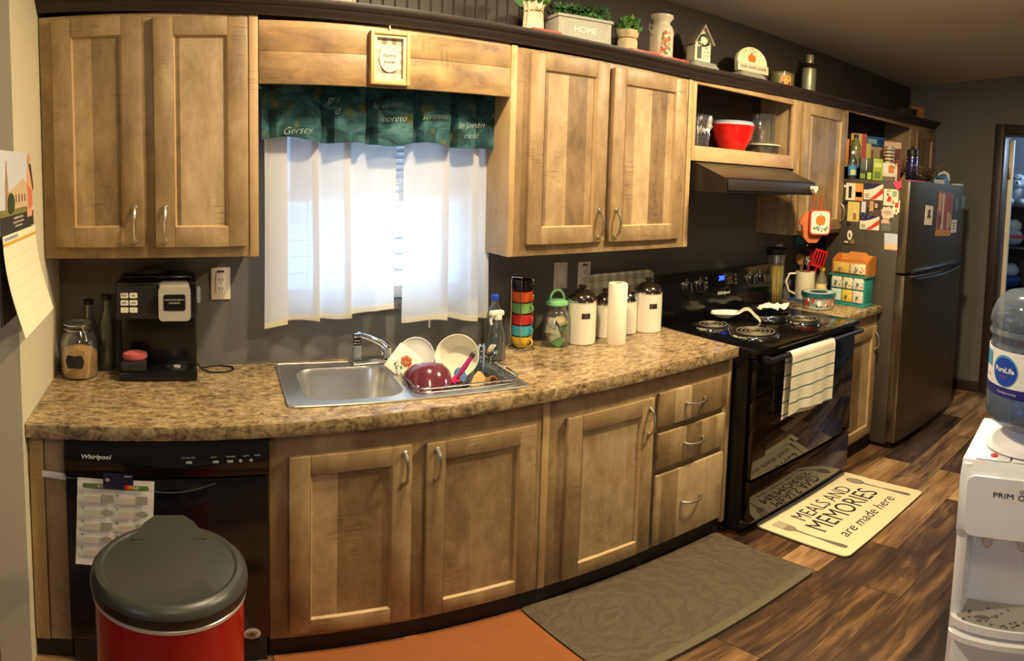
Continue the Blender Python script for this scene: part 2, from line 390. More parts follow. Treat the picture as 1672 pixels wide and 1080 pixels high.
# outside: pale ground and the neighbour's clapboard wall that closes the upper view
g = B((-9,12),(.6,14),(-.5,-.4), M((190,188,182),.9)); struct('ground', g)
n = MB()
for k in range(16): n.box((-5,8),(6.0-.02*(k%2),6.1),(-.4+.22*k,-.4+.22*k+.21),M((150,168,196),.7),.01,1)
tag(n.build('house_siding'), 'blue grey clapboard house wall seen through the window', 'house')['kind'] = 'structure'

# ================================================================ cabinets
def pull(par, x, z, vert=True, y=-.02, L=.052, m=NICKEL):
    h = MB(); pts = []
    for k in range(11):
        a = -1+2*k/10; pts.append((0, -.006-.024*(1-a*a)**.6, a*L))
    r = [.0048+.0016*abs(-1+2*k/10)**3 for k in range(11)]
    if not vert: pts = [(p[2], p[1], -.004*(1-(p[2]/L)**2)) for p in pts]
    h.tube(pts, r, m)
    for s in (-1, 1):
        c = (0,0,s*L) if vert else (s*L,0,0)
        h.cyl(.0085, .0, .008, m, c, 14, 'y', .002)
    return h.build('handle', par, (x, y, z))
def door(par, x0, x1, z0, z1, y, hx=None, hz=None, st=.062, name='door', hinge=True):
    w_, h_ = x1-x0, z1-z0; d = MB(); t = .02; b = .005
    d.box((0,st),(-t,0),(0,h_),WOOD,b).box((w_-st,w_),(-t,0),(0,h_),WOOD,b)
    d.box((st-.001,w_-st+.001),(-t+.0002,-.0004),(0.0003,st),WOOD,.0012).box((st-.001,w_-st+.001),(-t+.0002,-.0004),(h_-st,h_-.0003),WOOD,.0012)
    # thin raised lip round the recessed panel
    q = .006; yo, yi = -.0196, -.008
    X0, X1, Z0, Z1 = st-.001, w_-st+.001, st-.001, h_-st+.001
    for A, B_ in ((((X0,Z0),(X1,Z0)),((X1-q,Z0+q),(X0+q,Z0+q))),(((X1,Z0),(X1,Z1)),((X1-q,Z1-q),(X1-q,Z0+q))),(((X1,Z1),(X0,Z1)),((X0+q,Z1-q),(X1-q,Z1-q))),(((X0,Z1),(X0,Z0)),((X0+q,Z0+q),(X0+q,Z1-q)))):
        d.add([(p[0],yo,p[1]) for p in A]+[(p[0],yi,p[1]) for p in B_], [(0,1,2,3)], WEDGE)
    d.box((st-.004,w_-st+.004),(yi-.0003,-.003),(st-.004,h_-st+.004),WPAN)
    o = d.build(name, par, (x0, y, z0))
    if hx is not None: pull(o, hx-x0, hz-z0)
    return o
def drawer(par, x0, x1, z0, z1, y):
    w_, h_ = x1-x0, z1-z0
    o = MB().box((0,w_),(-.02,0),(0,h_),WPAN,.007).build('drawer', par, (x0,y,z0)); pull(o, w_/2, h_/2+.004, False); return o
def part(par, name, x, y, z, m, b=0.0, o=(0,0,0)):
    return MB().box((x[0]-o[0],x[1]-o[0]),(y[0]-o[1],y[1]-o[1]),(z[0]-o[2],z[1]-o[2]),m,b).build(name, par, o)
YU, YB, YC = -.245, -.54, -.565
# --- left wall cabinet
c = T('wall_cabinet', 'brown two door wall cabinet above the black coffee maker', 'cabinet', (0,0,1.34))
part(c,'body',(.003,.645),(YU+.018,-.001),(.002,.76),WIN); part(c,'face_frame',(.003,.640),(YU,YU+.018),(0,.765),WOOD,.002)
part(c,'end_stile',(.640,.668),(YU-.004,-.001),(0,.762),WEDGE,.002)
door(c,.042,.316,.036,.752,YU-.001,.288,.105); door(c,.350,.634,.034,.748,YU-.001,.380,.105)
# --- board over the window
c = T('valance_board', 'plain orange brown wooden board spanning over the window', 'board', (.671,YU,1.878))
MB().box((0,.862),(0,.018),(0,.1045),WHOR,.0015).box((0,.862),(.0005,.018),(.105,.205),WHOR,.0015).build('board', c)
# --- right wall cabinet
c = T('wall_cabinet', 'tall two door wall cabinet right of the window curtains', 'cabinet', (1.535,0,1.308))
part(c,'body',(.002,.905),(YU+.018,-.001),(.002,.752),WIN)
part(c,'side_panel',(.0,.024),(YU-.004,-.001),(0,.760),WEDGE,.002); part(c,'face_frame',(.024,.884),(YU,YU+.018),(0,.755),WOOD,.002)
part(c,'end_stile',(.884,.912),(YU-.004,-.001),(0,.748),WEDGE,.002)
door(c,.072,.428,.042,.742,YU-.001,.398,.115); door(c,.452,.852,.040,.732,YU-.001,.482,.115)
# --- open shelf over the hood
def open_cab(name, label, x0, x1, z0, z1, rail_b, rail_t, stl, str_):
    c = T(name, label, 'cabinet', (x0,0,z0)); w_, h_ = x1-x0, z1-z0; k = .016
    b = MB(); b.box((0.002,k),(YU+.018,-.001),(0,h_),WIN).box((w_-k,w_-.002),(YU+.018,-.001),(0,h_),WIN).box((k,w_-k),(YU+.018,-.001),(rail_b-k,rail_b),WIN).box((k,w_-k),(YU+.018,-.001),(h_-k,h_),WIN).box((k,w_-k),(-.008,-.001),(rail_b,h_-k),M((62,52,44),.7))
    b.build('body', c)
    f = MB(); f.box((0,stl),(YU,YU+.018),(0,h_),WEDGE,.002).box((w_-str_,w_),(YU,YU+.018),(0,h_),WEDGE,.002).box((stl,w_-str_),(YU,YU+.018),(0,rail_b),WHOR,.002).box((stl,w_-str_),(YU,YU+.018),(h_-rail_t,h_),WHOR,.002)
    f.build('face_frame', c); return c
open_cab('open_cabinet', 'open front cabinet above the black range hood', 2.452, 3.262, 1.692, 2.10, .068, .062, .022, .034)
# --- narrow cabinet
c = T('wall_cabinet', 'narrow one door wall cabinet between range hood and refrigerator', 'cabinet', (3.265,0,1.33))
part(c,'body',(.002,.528),(YU+.018,-.001),(.002,.77),WIN); part(c,'face_frame',(0,.530),(YU,YU+.018),(0,.77),WOOD,.002); part(c,'side_panel',(-.0005,.016),(YU+.0185,-.001),(0,.36),WOOD)
door(c,.040,.508,.022,.735,YU-.001,.478,.125)
open_cab('open_cabinet', 'open front cabinet above the refrigerator filled with food boxes', 3.80, 4.815, 1.735, 2.14, .03, .06, .022, .045)
c = T('wall_cabinet', 'shadowed end wall cabinet in the far corner beside the refrigerator cabinet', 'cabinet', (4.82,0,1.72))
part(c,'body',(.002,.424),(YU+.018,-.001),(.002,.42),WIN); part(c,'face_frame',(0,.425),(YU,YU+.018),(0,.42),WOOD,.002); door(c,.035,.395,.02,.36,YU-.001)
# --- range hood
hb = M((44,38,32),.3,.3,var=.1)
c = T('range_hood', 'black slanted range hood under the open cabinet', 'range hood', (2.47,0,1.555))
h = MB(); h.prism([(-.002,.132),(-.25,.132),(-.43,.068),(-.43,.004),(-.40,0),(-.002,0)], 0, .715, hb, 'yz'); h.build('canopy', c)
MB().box((.02,.695),(-.436,-.431),(.012,.06),M((36,31,25),.5),.004).build('front_lip', c)
MB().box((.12,.60),(-.34,-.08),(-.006,-.0005),M((90,88,84),.4,.8),.002).build('filter', c)
# ================================================================ base cabinets
def toe(par, x0, x1): return part(par,'toe_kick',(x0,x1),(YB+.012,YB+.024),(0.0,.089),BLKM)
c = T('filler_panel', 'narrow wooden filler panel left of the black dishwasher', 'panel', (0.003,0,0))
part(c,'panel',(.0,.040),(YB-.002,YB+.016),(.09,.872),WEDGE,.002); part(c,'board',(.041,.101),(YB+.004,YB+.02),(.09,.872),WOOD,.002); toe(c,0,.101)
l = T('child_latch', 'white plastic child latch stuck on filler panel beside dishwasher', 'latch', (.072,YB-.003,.746))
MB().box((-.034,.036),(-.010,0),(-.011,.011),WHITE,.006).box((-.012,.03),(-.013,-.007),(-.004,.008),WHITE,.003).build('strap', l, (0,0,0), (0,.12,0))
c = T('sink_base_cabinet', 'two door base cabinet under the steel sink', 'cabinet', (.655,0,0))
part(c,'face_frame',(0,.858),(YB,YB+.018),(.09,.872),WOOD,.002); part(c,'body',(.002,.856),(YB+.019,-.002),(.095,.70),WIN); toe(c,0,.858)
door(c,.051,.408,.118,.800,YB-.001,.382,.725); door(c,.452,.826,.110,.795,YB-.001,.482,.722)
c = T('drawer_base_cabinet', 'base cabinet with one door and three drawers beside the stove', 'cabinet', (1.514,0,0))
part(c,'end_stile',(0,.026),(YB-.004,YB+.018),(.09,.872),WEDGE,.002); part(c,'face_frame',(.026,.91),(YB,YB+.018),(.09,.872),WOOD,.002)
part(c,'end_stile',(.910,.932),(YB-.002,-.002),(.06,.872),WEDGE,.002); part(c,'body',(.002,.909),(YB+.019,-.002),(.095,.868),WIN); toe(c,0,.93)
door(c,.088,.476,.105,.790,YB-.001,.450,.700)
for z0, z1 in ((.655,.800),(.472,.630),(.108,.446)): drawer(c,.500,.884,z0,z1,YB-.001)
c = T('base_cabinet', 'small one door base cabinet between stove and refrigerator', 'cabinet', (3.33,0,0))
part(c,'face_frame',(0,.455),(YB,YB+.018),(.10,.868),WOOD,.002); part(c,'body',(.002,.453),(YB+.019,-.002),(.105,.868),WIN); toe(c,0,.455)
door(c,.03,.425,.115,.800,YB-.001,.395,.71)
# ================================================================ countertops
SX0, SX1, SY0, SY1 = .765, 1.475, -.475, -.075      # cut-out for the sink
t = MB(); zt, zb = .915, .874
SA = -.075; SP = (1.12,-.275)                        # the sink sits a little askew
def askew(x, y): c_, s_ = math.cos(SA), math.sin(SA); return (SP[0]+(x-SP[0])*c_-(y-SP[1])*s_, SP[1]+(x-SP[0])*s_+(y-SP[1])*c_)
outc = [(.002,YC),(2.447,YC),(2.447,-.001),(.002,-.001)]; innc = [askew(*p) for p in ((SX0,SY0),(SX1,SY0),(SX1,SY1),(SX0,SY1))]
t.add([(p[0],p[1],z) for z in (zb,zt) for q_ in (outc,innc) for p in q_], [f_ for k in range(4) for f_ in ((k,(k+1)%4,4+(k+1)%4,4+k),(8+k,8+(k+1)%4,12+(k+1)%4,12+k),(k,(k+1)%4,8+(k+1)%4,8+k),(4+k,4+(k+1)%4,12+(k+1)%4,12+k))], COUNTER, False)
c = T('countertop', 'long brown stone-look laminate countertop holding the sink', 'countertop', (0,0,0)); t.build('slab', c)
MB().box((.002,2.449),(YC-.006,YC-.0002),(zb-.002,zt+.0005),COUNTER,.004).build('front_edge', c)
c = T('countertop', 'short laminate countertop between stove and refrigerator', 'countertop', (3.325,0,0))
MB().box((.002,.468),(YC,-.001),(zb,zt),COUNTER,.003).build('slab', c)
# ================================================================ dishwasher
c = T('dishwasher', 'black built-in dishwasher behind the red trash can', 'dishwasher', (.107,0,0))
DWB = M((15,16,20),.16,spec=.6)
part(c,'tub',(.002,.541),(-.53,-.01),(.09,.868),BLKM)
d = MB().box((0,.543),(-.568,-.531),(.125,.752),DWB,.006); d.tube([(.16+.24*k/12, -.5685, .735-.028*math.sin(PI*k/12)) for k in range(13)], .0025, M((60,60,62),.2)); d.build('door_panel', c)  # thin grey arch paints the highlight of the pocket handle
MB().sheet(lambda u,v: (.543*u, -.570-.010*math.sin(PI*min(1,v*1.1)), .758+.112*v), 2, 10, DWB, .03).build('control_panel', c)
t = MB(); text(t,'Whirlpool',.019,M((210,212,214),.4),(.085,-.5805,.826),.2,.0003)
for x in (.322,.392,.43): t.box((x,x+.016),(-.5812,-.5795),(.806,.814),M((150,152,156),.4),.0005)
for x in (.466,.494): t.lathe([(0,0),(.005,0),(.005,.0015),(0,.0015)],M((150,152,156),.4),(x,-.580,.811),12,ax='y')
for k, x in enumerate((.318,.385,.43,.47,.50)): text(t,('normal dry','wash','heated','start','hold')[k],.0085,M((150,152,156),.4),(x+.01,-.581,.826))
t.build('lettering', c)
part(c,'kick_plate',(.004,.54),(-.548,-.538),(.0,.118),BLKM,.002)
# ================================================================ stove
SL, SR = 2.458, 3.318; SWd = SR-SL
c = T('electric_stove', 'black electric coil stove between the two countertops', 'stove', (SL,0,0))
part(c,'body',(.002,SWd-.002),(-.615,-.02),(.03,.893),BLKS)
part(c,'cooktop',(-.004,SWd+.004),(-.668,-.098),(.894,.917),BLK,.006)
bp = M((30,28,26),.12,.6,spec=.6); coil = M((124,114,92),.5,.3)
def burner(x, y, r):
    p = MB().lathe([(0,.0175),(r*.4,.0175),(r*.96,.022),(r*1.05,.029),(r*1.16,.0295),(r*1.2,.0245),(r*1.2,.0185)], M((24,22,20),.3), seg=40).lathe([(r*1.17,.0255),(r*1.21,.0275),(r*1.235,.022),(r*1.235,.0178)], CHROME, seg=40).build('burner', c, (x-SL,y,.9))
    pts = []; n = 3 if r < .09 else 4; N = 26*n
    for k in range(N+1): a = 2*PI*n*k/N; q = r*.16+r*.84*k/N; pts.append((q*math.cos(a), q*math.sin(a), .034))
    MB().tube(pts, .0030, coil, 6).build('coil', p)
for x, y, r in ((2.625,-.262,.072),(2.67,-.478,.094),(3.085,-.255,.094),(3.075,-.476,.072)): burner(x,y,r)
bg_ = MB().prism([(-.024,.916),(-.095,.916),(-.098,.985),(-.075,1.15),(-.03,1.15),(-.024,1.14)], 0.0, SWd, BLK, 'yz'); bg_.build('backguard', c)
def ybg(z): return -.098+(.023)*(z-.985)/.165
sil = M((190,188,180),.3,.9)
for x in (2.626,2.722,3.120,3.208):
    k = MB().cyl(.033,-.002,.004,M((120,118,112),.3,.8),seg=28,ax='y').cyl(.026,.004,.02,BLKS,seg=24,ax='y',b=.003)
    k.box((-.006,.006),(-.032,-.018),(-.024,.024),BLKS,.003).box((-.0015,.0015),(-.0335,-.031),(-.02,.022),sil)
    k.box((-.002,.002),(-.006,-.003),(.032,.046),sil)
    k.build('knob', c, (x-SL, ybg(1.08)-.003, 1.08), (-.14,0,0))
t = MB().box((-.09,.09),(-.004,.0),(-.035,.045),M((8,8,9),.08),.002)
text(t,'201',.033,M((20,60,255),.4,em=(40,70,255),ems=6),(0,-.0055,.022),.1,.0006)
for sx in (-.115,.115):
    for k in range(3): t.box((sx-.008,sx+.008),(-.003,-.001),(-.02+.022*k,-.008+.022*k),M((70,70,70),.5),.001)
t.build('display', c, (2.885-SL, ybg(1.09)-.002, 1.085), (-.14,0,0))
t = MB(); text(t,'Whirlpool',.024,M((215,212,200),.3,.3),(0,0,0),.2,.0004); text(t,'CLOCK',.012,M((160,156,148),.4),(0,0,.028)); t.build('lettering', c, (2.90-SL, ybg(1.035)-.0015, 1.03), (-.14,0,0))
ovg = M((7,6,6),.045,spec=.75)
d = MB().box((.012,SWd-.012),(-.652,-.616),(.302,.868),ovg,.006)
d.box((.10,SWd-.10),(-.6535,-.651),(.40,.74),M((10,8,7),.03,spec=.9),.001)
o = d.build('oven_door', c)
h = MB().tube([(.03,-.70,.872),(SWd-.03,-.70,.872)], .012, BLKS, 12)
for x in (.045,SWd-.045): h.box((x-.014,x+.014),(-.70,-.65),(.858,.884),BLKS,.004)
h.build('handle', o)
MB().box((.006,SWd-.006),(-.648,-.616),(.872,.893),BLKS,.003).build('vent_trim', c)
MB().box((.012,SWd-.012),(-.652,-.616),(.075,.292),ovg,.008).build('drawer', c)
part(c,'base',(.02,SWd-.02),(-.60,-.05),(0,.03),BLKM)
# ================================================================ refrigerator
FX0, FX1 = 3.803, 4.80
FSIDE = M((84,78,64),.42,.25,var=.05); FDOOR = M((120,104,74),.33,.9,var=.08,vs=2); FEDGE = M((150,140,116),.28,.95)
c = T('refrigerator', 'dark stainless top freezer refrigerator covered in papers', 'refrigerator', (FX0,0,0)); FW = FX1-FX0
part(c,'cabinet',(0,FW),(-.632,-.14),(.03,1.662),FSIDE,.006)
for nm, z0, z1 in (('freezer_door',1.122,1.668),('lower_door',.052,1.108)):
    d = MB().prism([(-.004+.0,-.636),(FW+.004,-.636)]+[(FW+.004-(FW+.008)*k/16, -.690-.022*math.sin(PI*k/16)**.5) for k in range(17)], z0, z1, FDOOR, 'xy')
    d.box((-.008,-.003),(-.695,-.638),(z0+.002,z1-.002),FEDGE,.002)
    o = d.build(nm, c)
    zz = 1.102 if nm[0] == 'l' else 1.128
    if nm[0] == 'f':
        MB().box((.05,FW-.06),(-.735,-.70),(z0-.008,z0+.012),BLKS,.004).build('handle', o)
    else:
        pts = [(.10+.76*k/14, -.722-.018*math.sin(PI*k/14), 1.085-.012*math.sin(PI*k/14)+.01*(k/14)) for k in range(15)]
        MB().tube(pts, .008, M((150,146,136),.2,1), 8).build('handle', o)
part(c,'kick_grille',(.02,FW-.02),(-.66,-.16),(.0,.048),BLKM,.003)
part(c,'hinge_cover',(.88,.96),(-.69,-.62),(1.6685,1.681),M((190,186,176),.5),.003)
# ================================================================ window textiles
def cloth(name, c, tr=.28, tl=.5, rough=1):
    g = G(name); t = g.t; t.nodes.remove(g.p); o = g.obj()
    wv = g.noise(g.mapv(o,(1,1,.2)), 14, 4); col = g.mix(wv, tuple(x*.9 for x in lin(c)), lin(c))
    d = g.n('ShaderNodeBsdfDiffuse'); g.put(d.inputs[0], col); l = g.n('ShaderNodeBsdfTranslucent'); g.put(l.inputs[0], col); p = g.n('ShaderNodeBsdfTransparent')
    m0 = g.n('ShaderNodeMixShader'); m0.inputs[0].default_value = tl/(1-tr); g.put(m0.inputs[1], d.outputs[0]); g.put(m0.inputs[2], l.outputs[0])
    m1 = g.n('ShaderNodeMixShader'); m1.inputs[0].default_value = tr; g.put(m1.inputs[1], m0.outputs[0]); g.put(m1.inputs[2], p.outputs[0])
    g.put(g.out.inputs[0], m1.outputs[0]); return g.m
SHEER = cloth('sheer_curtain_cloth', (240,242,246), .10, .46); HEM = cloth('curtain_hem_cloth', (250,240,214), .04, .5)
def curtain(label, x0, W_, path, zb0, zb1):
    c = T('curtain', label, 'curtain', (x0,-.080,0), group='white sheer curtains at the sink window')
    P = [Vector((p[0],p[1],0)) for p in path]
    D = [0.0]
    for p, q in zip(P, P[1:]): D.append(D[-1]+(q-p).length)
    def at(s_):
        for i in range(len(P)-1):
            if s_ <= D[i+1]+1e-9: return P[i].lerp(P[i+1], (s_-D[i])/(D[i+1]-D[i]))
        return P[-1]
    def fn(u, v):
        p = Vector()
        for k in (-2,-1,0,1,2): p += at(min(D[-1],max(0,u*D[-1]+.004*k)))/5
        x = p.x; zb = zb0+(zb1-zb0)*x/W_+.006*math.sin(23*x+zb0*40)+.30*p.y
        z = zb*(1-v)+1.885*v
        return (x+.004*math.sin(3*v+9*x), p.y*(.75+.35*(1-v))+.006*math.sin(14*x+2.5*v), z)
    MB().sheet(fn, 220, 14, SHEER).build('drape', c)
    def hm(u, v):
        p = fn(u, v*.024); return (p[0], p[1]-.0025, p[2])
    MB().sheet(hm, 220, 2, HEM).build('hem', c)
curtain('left white sheer curtain panel over the steel sink bowl', .706, .476, [(0,0),(.085,-.008),(.012,.006),(.085,.016),(.195,-.010),(.165,.004),(.20,.016),(.31,-.010),(.278,.004),(.315,.016),(.400,-.004),(.476,.006)], 1.070, 1.112)
curtain('right white sheer curtain panel behind the dish rack', 1.202, .352, [(0,.004),(.13,-.008),(.178,-.014),(.142,.004),(.18,.016),(.262,-.006),(.302,-.014),(.262,.004),(.30,.016),(.352,-.008),(.325,.006),(.352,.014)], 1.062, 1.052)
c = T('curtain_rod', 'slim white curtain rod hidden behind the teal valance', 'curtain rod', (.69,-.080,1.888))
MB().tube([(0,0,0),(.862,0,0)], .006, WHITE).build('rod', c)
def teal_mat():
    g = G('teal_print_cloth'); o = g.obj()
    n1 = g.noise(g.mapv(o,(1,.4,1.6)), 9, 4, .6, 1.0); n2 = g.noise(g.mapv(o, loc=(3,1,8)), 13, 3)
    c = g.ramp(n1, [(.34, lin((42,62,64))), (.5, lin((56,104,112))), (.66, lin((96,146,150)))])
    c = g.mix(g.ramp(n2, [(.60,(0,0,0)),(.70,(.85,.85,.85))]), c, lin((126,124,70)))
    t = g.t; g.base(c); g.rough(.9)
    l = g.n('ShaderNodeBsdfTranslucent'); g.put(l.inputs[0], c); m = g.n('ShaderNodeMixShader'); m.inputs[0].default_value = .45
    g.put(m.inputs[1], g.p.outputs[0]); g.put(m.inputs[2], l.outputs[0]); g.put(g.out.inputs[0], m.outputs[0]); return g.m
TEALC = teal_mat()
c = T('valance', 'teal script-print valance hanging over the white curtains', 'valance', (.694,-.138,0))
pl = [(0,0),(.03,.03),(.05,.012),(.19,0),(.205,.028),(.225,.03),(.24,0),(.35,.004),(.36,.03),(.375,.03),(.39,-.004),(.52,0),(.53,.026),(.545,.03),(.555,-.006),(.66,0),(.675,.028),(.69,.0),(.76,-.004),(.775,.03),(.80,.0),(.856,.012)]
def vfn(u, v):
    x = .856*u
    for (a,p),(b,q) in zip(pl, pl[1:]):
        if x <= b+1e-9: y = p+(q-p)*(x-a)/(b-a); break
    zb_ = 1.708-.016*u+.012*math.sin(19*x)*math.sin(7*x+1)
    return (x, y*(.4+.9*(1-v))-.004, zb_+(1.905-zb_)*v)
MB().sheet(vfn, 170, 10, TEALC, .0012).build('cloth', c)
SCR = M((176,186,172),.8)
t = MB()
for s, x, z, q in (('gra',.235,1.845,.034),('d',.245,1.805,.036),('Gersey',.115,1.738,.034),('le vent d',.42,1.83,.030),('moreto',.44,1.785,.032),('sérénité',.595,1.80,.030),('le jardin',.735,1.775,.032),('riete',.735,1.738,.030),('jus',.835,1.82,.032)):
    text(t, s, q, SCR, (x, vfn(x/.856, (z-1.70)/.205)[1]-.011, z), .45, -.0007, rot=RY(-.08))
t.build('lettering', c)
c = T('window_blind', 'white slatted mini blind half lowered behind the curtains', 'blind', (.81,-.012,0))
b = MB(); SL_ = M((222,226,230),.5)
for k in range(17): b.X = TR(.345,.0,1.525+.023*k) @ RX(1.05); b.box((-.345,.345),(-.0132,.0132),(-.0006,.0006),SL_)
b.X = Matrix(); b.build('slats', c)
MB().box((0,.69),(-.013,.011),(1.498,1.512),SL_,.003).build('bottom_rail', c); MB().box((0,.69),(-.014,.011),(1.918,1.946),SL_,.003).build('head_rail', c)
MB().tube([(.525,-.02,1.93),(.525,-.024,1.5),(.523,-.02,1.02)], .0035, WHITE, 6).build('wand', c)
MB().tube([(.06,-.016,1.93),(.058,-.02,1.45),(.06,-.016,1.16)], .0018, M((90,100,120),.6), 6).build('pull_cord', c)
# framed sign on the board
c = T('framed_sign', 'small wooden framed plaid sign hung above the window', 'sign', (1.085,YU-.001,1.885))
f = MB(); FRW = M((196,156,100),.5,var=.15,vs=20)
for x, z in (((-.066,-.054),(0,.178)),((.054,.066),(0,.178)),((-.054,.054),(0,.012)),((-.054,.054),(.166,.178))): f.box(x,(-.024,0),z,FRW,.002)
for x, z in (((-.054,-.044),(.012,.166)),((.044,.054),(.012,.166)),((-.044,.044),(.012,.022)),((-.044,.044),(.156,.166))): f.box(x,(-.018,0),z,M((214,194,150),.5),.001)
f.build('frame', c)
def gingham(name, a, b, d, s):
    g = G(name); o = g.obj(); sp = g.n('ShaderNodeSeparateXYZ'); g.put(sp.inputs[0], o)
    st = lambda q: g.math('GREATER_THAN', g.math('FRACT', g.math('DIVIDE', q, s)), .5)
    h = g.math('MULTIPLY', g.math('ADD', st(g.math('ADD', sp.outputs[0], 5.0)), st(g.math('ADD', sp.outputs[2], 5.0))), .5)
    g.base(g.ramp(h, [(.0,lin(a)),(.5,lin(b)),(1.,lin(d))])); g.rough(.85); return g.m
MB().box((-.044,.044),(-.006,-.001),(.022,.156),gingham('gingham_paper',(220,210,186),(168,156,136),(122,112,98),.032)).build('plaid_backing', c)
o = MB(); o.X = TR(0,0,.089); o.prism(ell(0,0,.034,.046), -.011,-.0065, M((226,216,180),.6)); o.X = Matrix()
text(o,'home',.020,INK,(0,-.0115,.098),.2); text(o,'sweet',.016,INK,(0,-.0115,.077),.2); o.tube(arc((0,-.0115,.089),.026,.5,2.6,8,'xz',.036), .0006, INK, 4); o.tube(arc((0,-.0115,.089),.026,3.7,5.7,8,'xz',.036), .0006, INK, 4); o.build('plaque', c)
MB().tube([(0,-.002,.196),(0,-.010,.197),(0,-.012,.187),(0,-.006,.183)], .002, NICKEL, 6).lathe([(0,0),(.005,0),(.004,.003),(0,.003)],NICKEL,(0,0,.197),10,ax='y').build('hook', c)
# outlets and switch
def plate(label, x, z, kind, cat, usb=False):
    c = T('wall_'+kind, label, cat, (x,-.001,z))
    MB().box((-.034,.034),(-.006,0),(-.057,.057),M((236,228,206),.4),.003).build('cover_plate', c)
    if kind == 'outlet':
        f = MB().box((-.017,.017),(-.009,-.005),(-.034,.034),M((244,238,220),.4),.002)
        for zz in (.014,-.018):
            for xx in (-.006,.006): f.box((xx-.0012,xx+.0012),(-.0098,-.0085),(zz-.004,zz+.005),INK)
            f.cyl(.0022,-.0,.0012,INK,(0,-.0085,zz-.009),10,'y')
        if usb: f.box((-.012,.012),(-.0095,-.0055),(.040,.046),INK)
        f.build('receptacle', c)
    else: MB().box((-.016,.016),(-.010,-.005),(-.033,.033),M((244,238,220),.4),.003).build('rocker', c)
plate('white wall outlet right of the coffee maker', .566, 1.214, 'outlet', 'outlet', True)
plate('white light switch left of the plaid tray', 1.942, 1.180, 'switch', 'light switch')
plate('white wall outlet half behind the checked tray', 2.066, 1.176, 'outlet', 'outlet', True)
plate('dim wall outlet behind the wooden spoons', 3.50, 1.19, 'outlet', 'outlet')
# ================================================================ sink
def loft(mb, rings, m, cap=True):
    n = len(rings[0]); vs = [p for r in rings for p in r]; fs = []
    for i in range(len(rings)-1):
        for k in range(n): fs.append((i*n+k, i*n+(k+1) % n, (i+1)*n+(k+1) % n, (i+1)*n+k))
    if cap: fs.append(tuple(range((len(rings)-1)*n, len(rings)*n)))
    return mb.add(vs, fs, m)
c = T('kitchen_sink', 'stainless steel double bowl sink set into the long countertop', 'sink', (SP[0]-(SP[0]*math.cos(SA)-SP[1]*math.sin(SA)),SP[1]-(SP[0]*math.sin(SA)+SP[1]*math.cos(SA)),.915), SA)
bowls = ((.795,1.105,-.452,-.128),(1.142,1.455,-.452,-.128)); OX0, OX1, OY0, OY1 = .738, 1.490, -.490, -.062; zr = .005
r = MB()
for x, y in (((OX0,bowls[0][0]),(OY0,OY1)),((bowls[0][1],bowls[1][0]),(OY0,OY1)),((bowls[1][1],OX1),(OY0,OY1))): r.box(x,y,(.0006,zr),STEEL,.0)
for b_ in bowls: r.box((b_[0],b_[1]),(OY0,b_[2]),(.0006,zr),STEEL); r.box((b_[0],b_[1]),(b_[3],OY1),(.0006,zr),STEEL)
for x0, x1, y0, y1 in bowls:
    R_ = rrect(x0,x1,y0,y1,.075,6); rect = []
    for cx, cy in ((x1,y1),(x0,y1),(x0,y0),(x1,y0)): rect += [(cx,cy)]*7
    n = len(R_); r.add([(p[0],p[1],zr) for p in rect]+[(p[0],p[1],zr) for p in R_], [(k,(k+1)%n,n+(k+1)%n,n+k) for k in range(n)], STEEL)
r.tube([(p[0],p[1],.004) for p in rrect(OX0,OX1,OY0,OY1,.02,4)], .0035, STEEL, 6, True)
r.build('rim', c)
for x0, x1, y0, y1 in bowls:
    b = MB(); rings = []
    for ins, z, rad in ((0,zr,.075),(.004,-.004,.073),(.010,-.06,.07),(.016,-.125,.066),(.026,-.146,.058),(.05,-.155,.05),(.13,-.158,.02)): rings.append([(p[0],p[1],z) for p in rrect(x0+ins,x1-ins,y0+ins,y1-ins,rad,6)])
    loft(b, rings, STEEL); o = b.build('bowl', c)
    MB().lathe([(0,.003),(.03,.003),(.038,.005),(.04,.001),(.0,.001)],CHROME,((x0+x1)/2,(y0+y1)/2,-.158),24).build('drain', o)
c = T('faucet', 'chrome faucet behind the left sink bowl', 'faucet', (1.035,-.088,.9205))
MB().box((-.022,.125),(-.026,.024),(0,.022),CHROME,.006).build('base_plate', c)
MB().cyl(.016,.022,.07,glassy('acrylic',(220,228,232),.6,.25,.05),b=.003).build('acrylic_collar', c)
MB().cyl(.0135,.07,.098,M((40,36,34),.3,.6)).cyl(.015,.076,.080,CHROME).cyl(.015,.086,.090,CHROME).box((-.016,.02),(-.016,.016),(.098,.116),CHROME,.005).build('post', c)
sp = MB(); sp.tube([(.0,-.0,.110),(.04,-.02,.098),(.075,-.04,.082),(.092,-.05,.066)], [.010,.011,.012,.013], CHROME, 12); sp.cyl(.014,.03,.068,CHROME,(.095,-.052,0)); sp.cyl(.0115,.024,.031,BLKM,(.095,-.052,0)); sp.build('spout', c)
MB().box((.085,.118),(-.012,.012),(.022,.075),CHROME,.006).build('handle', c)
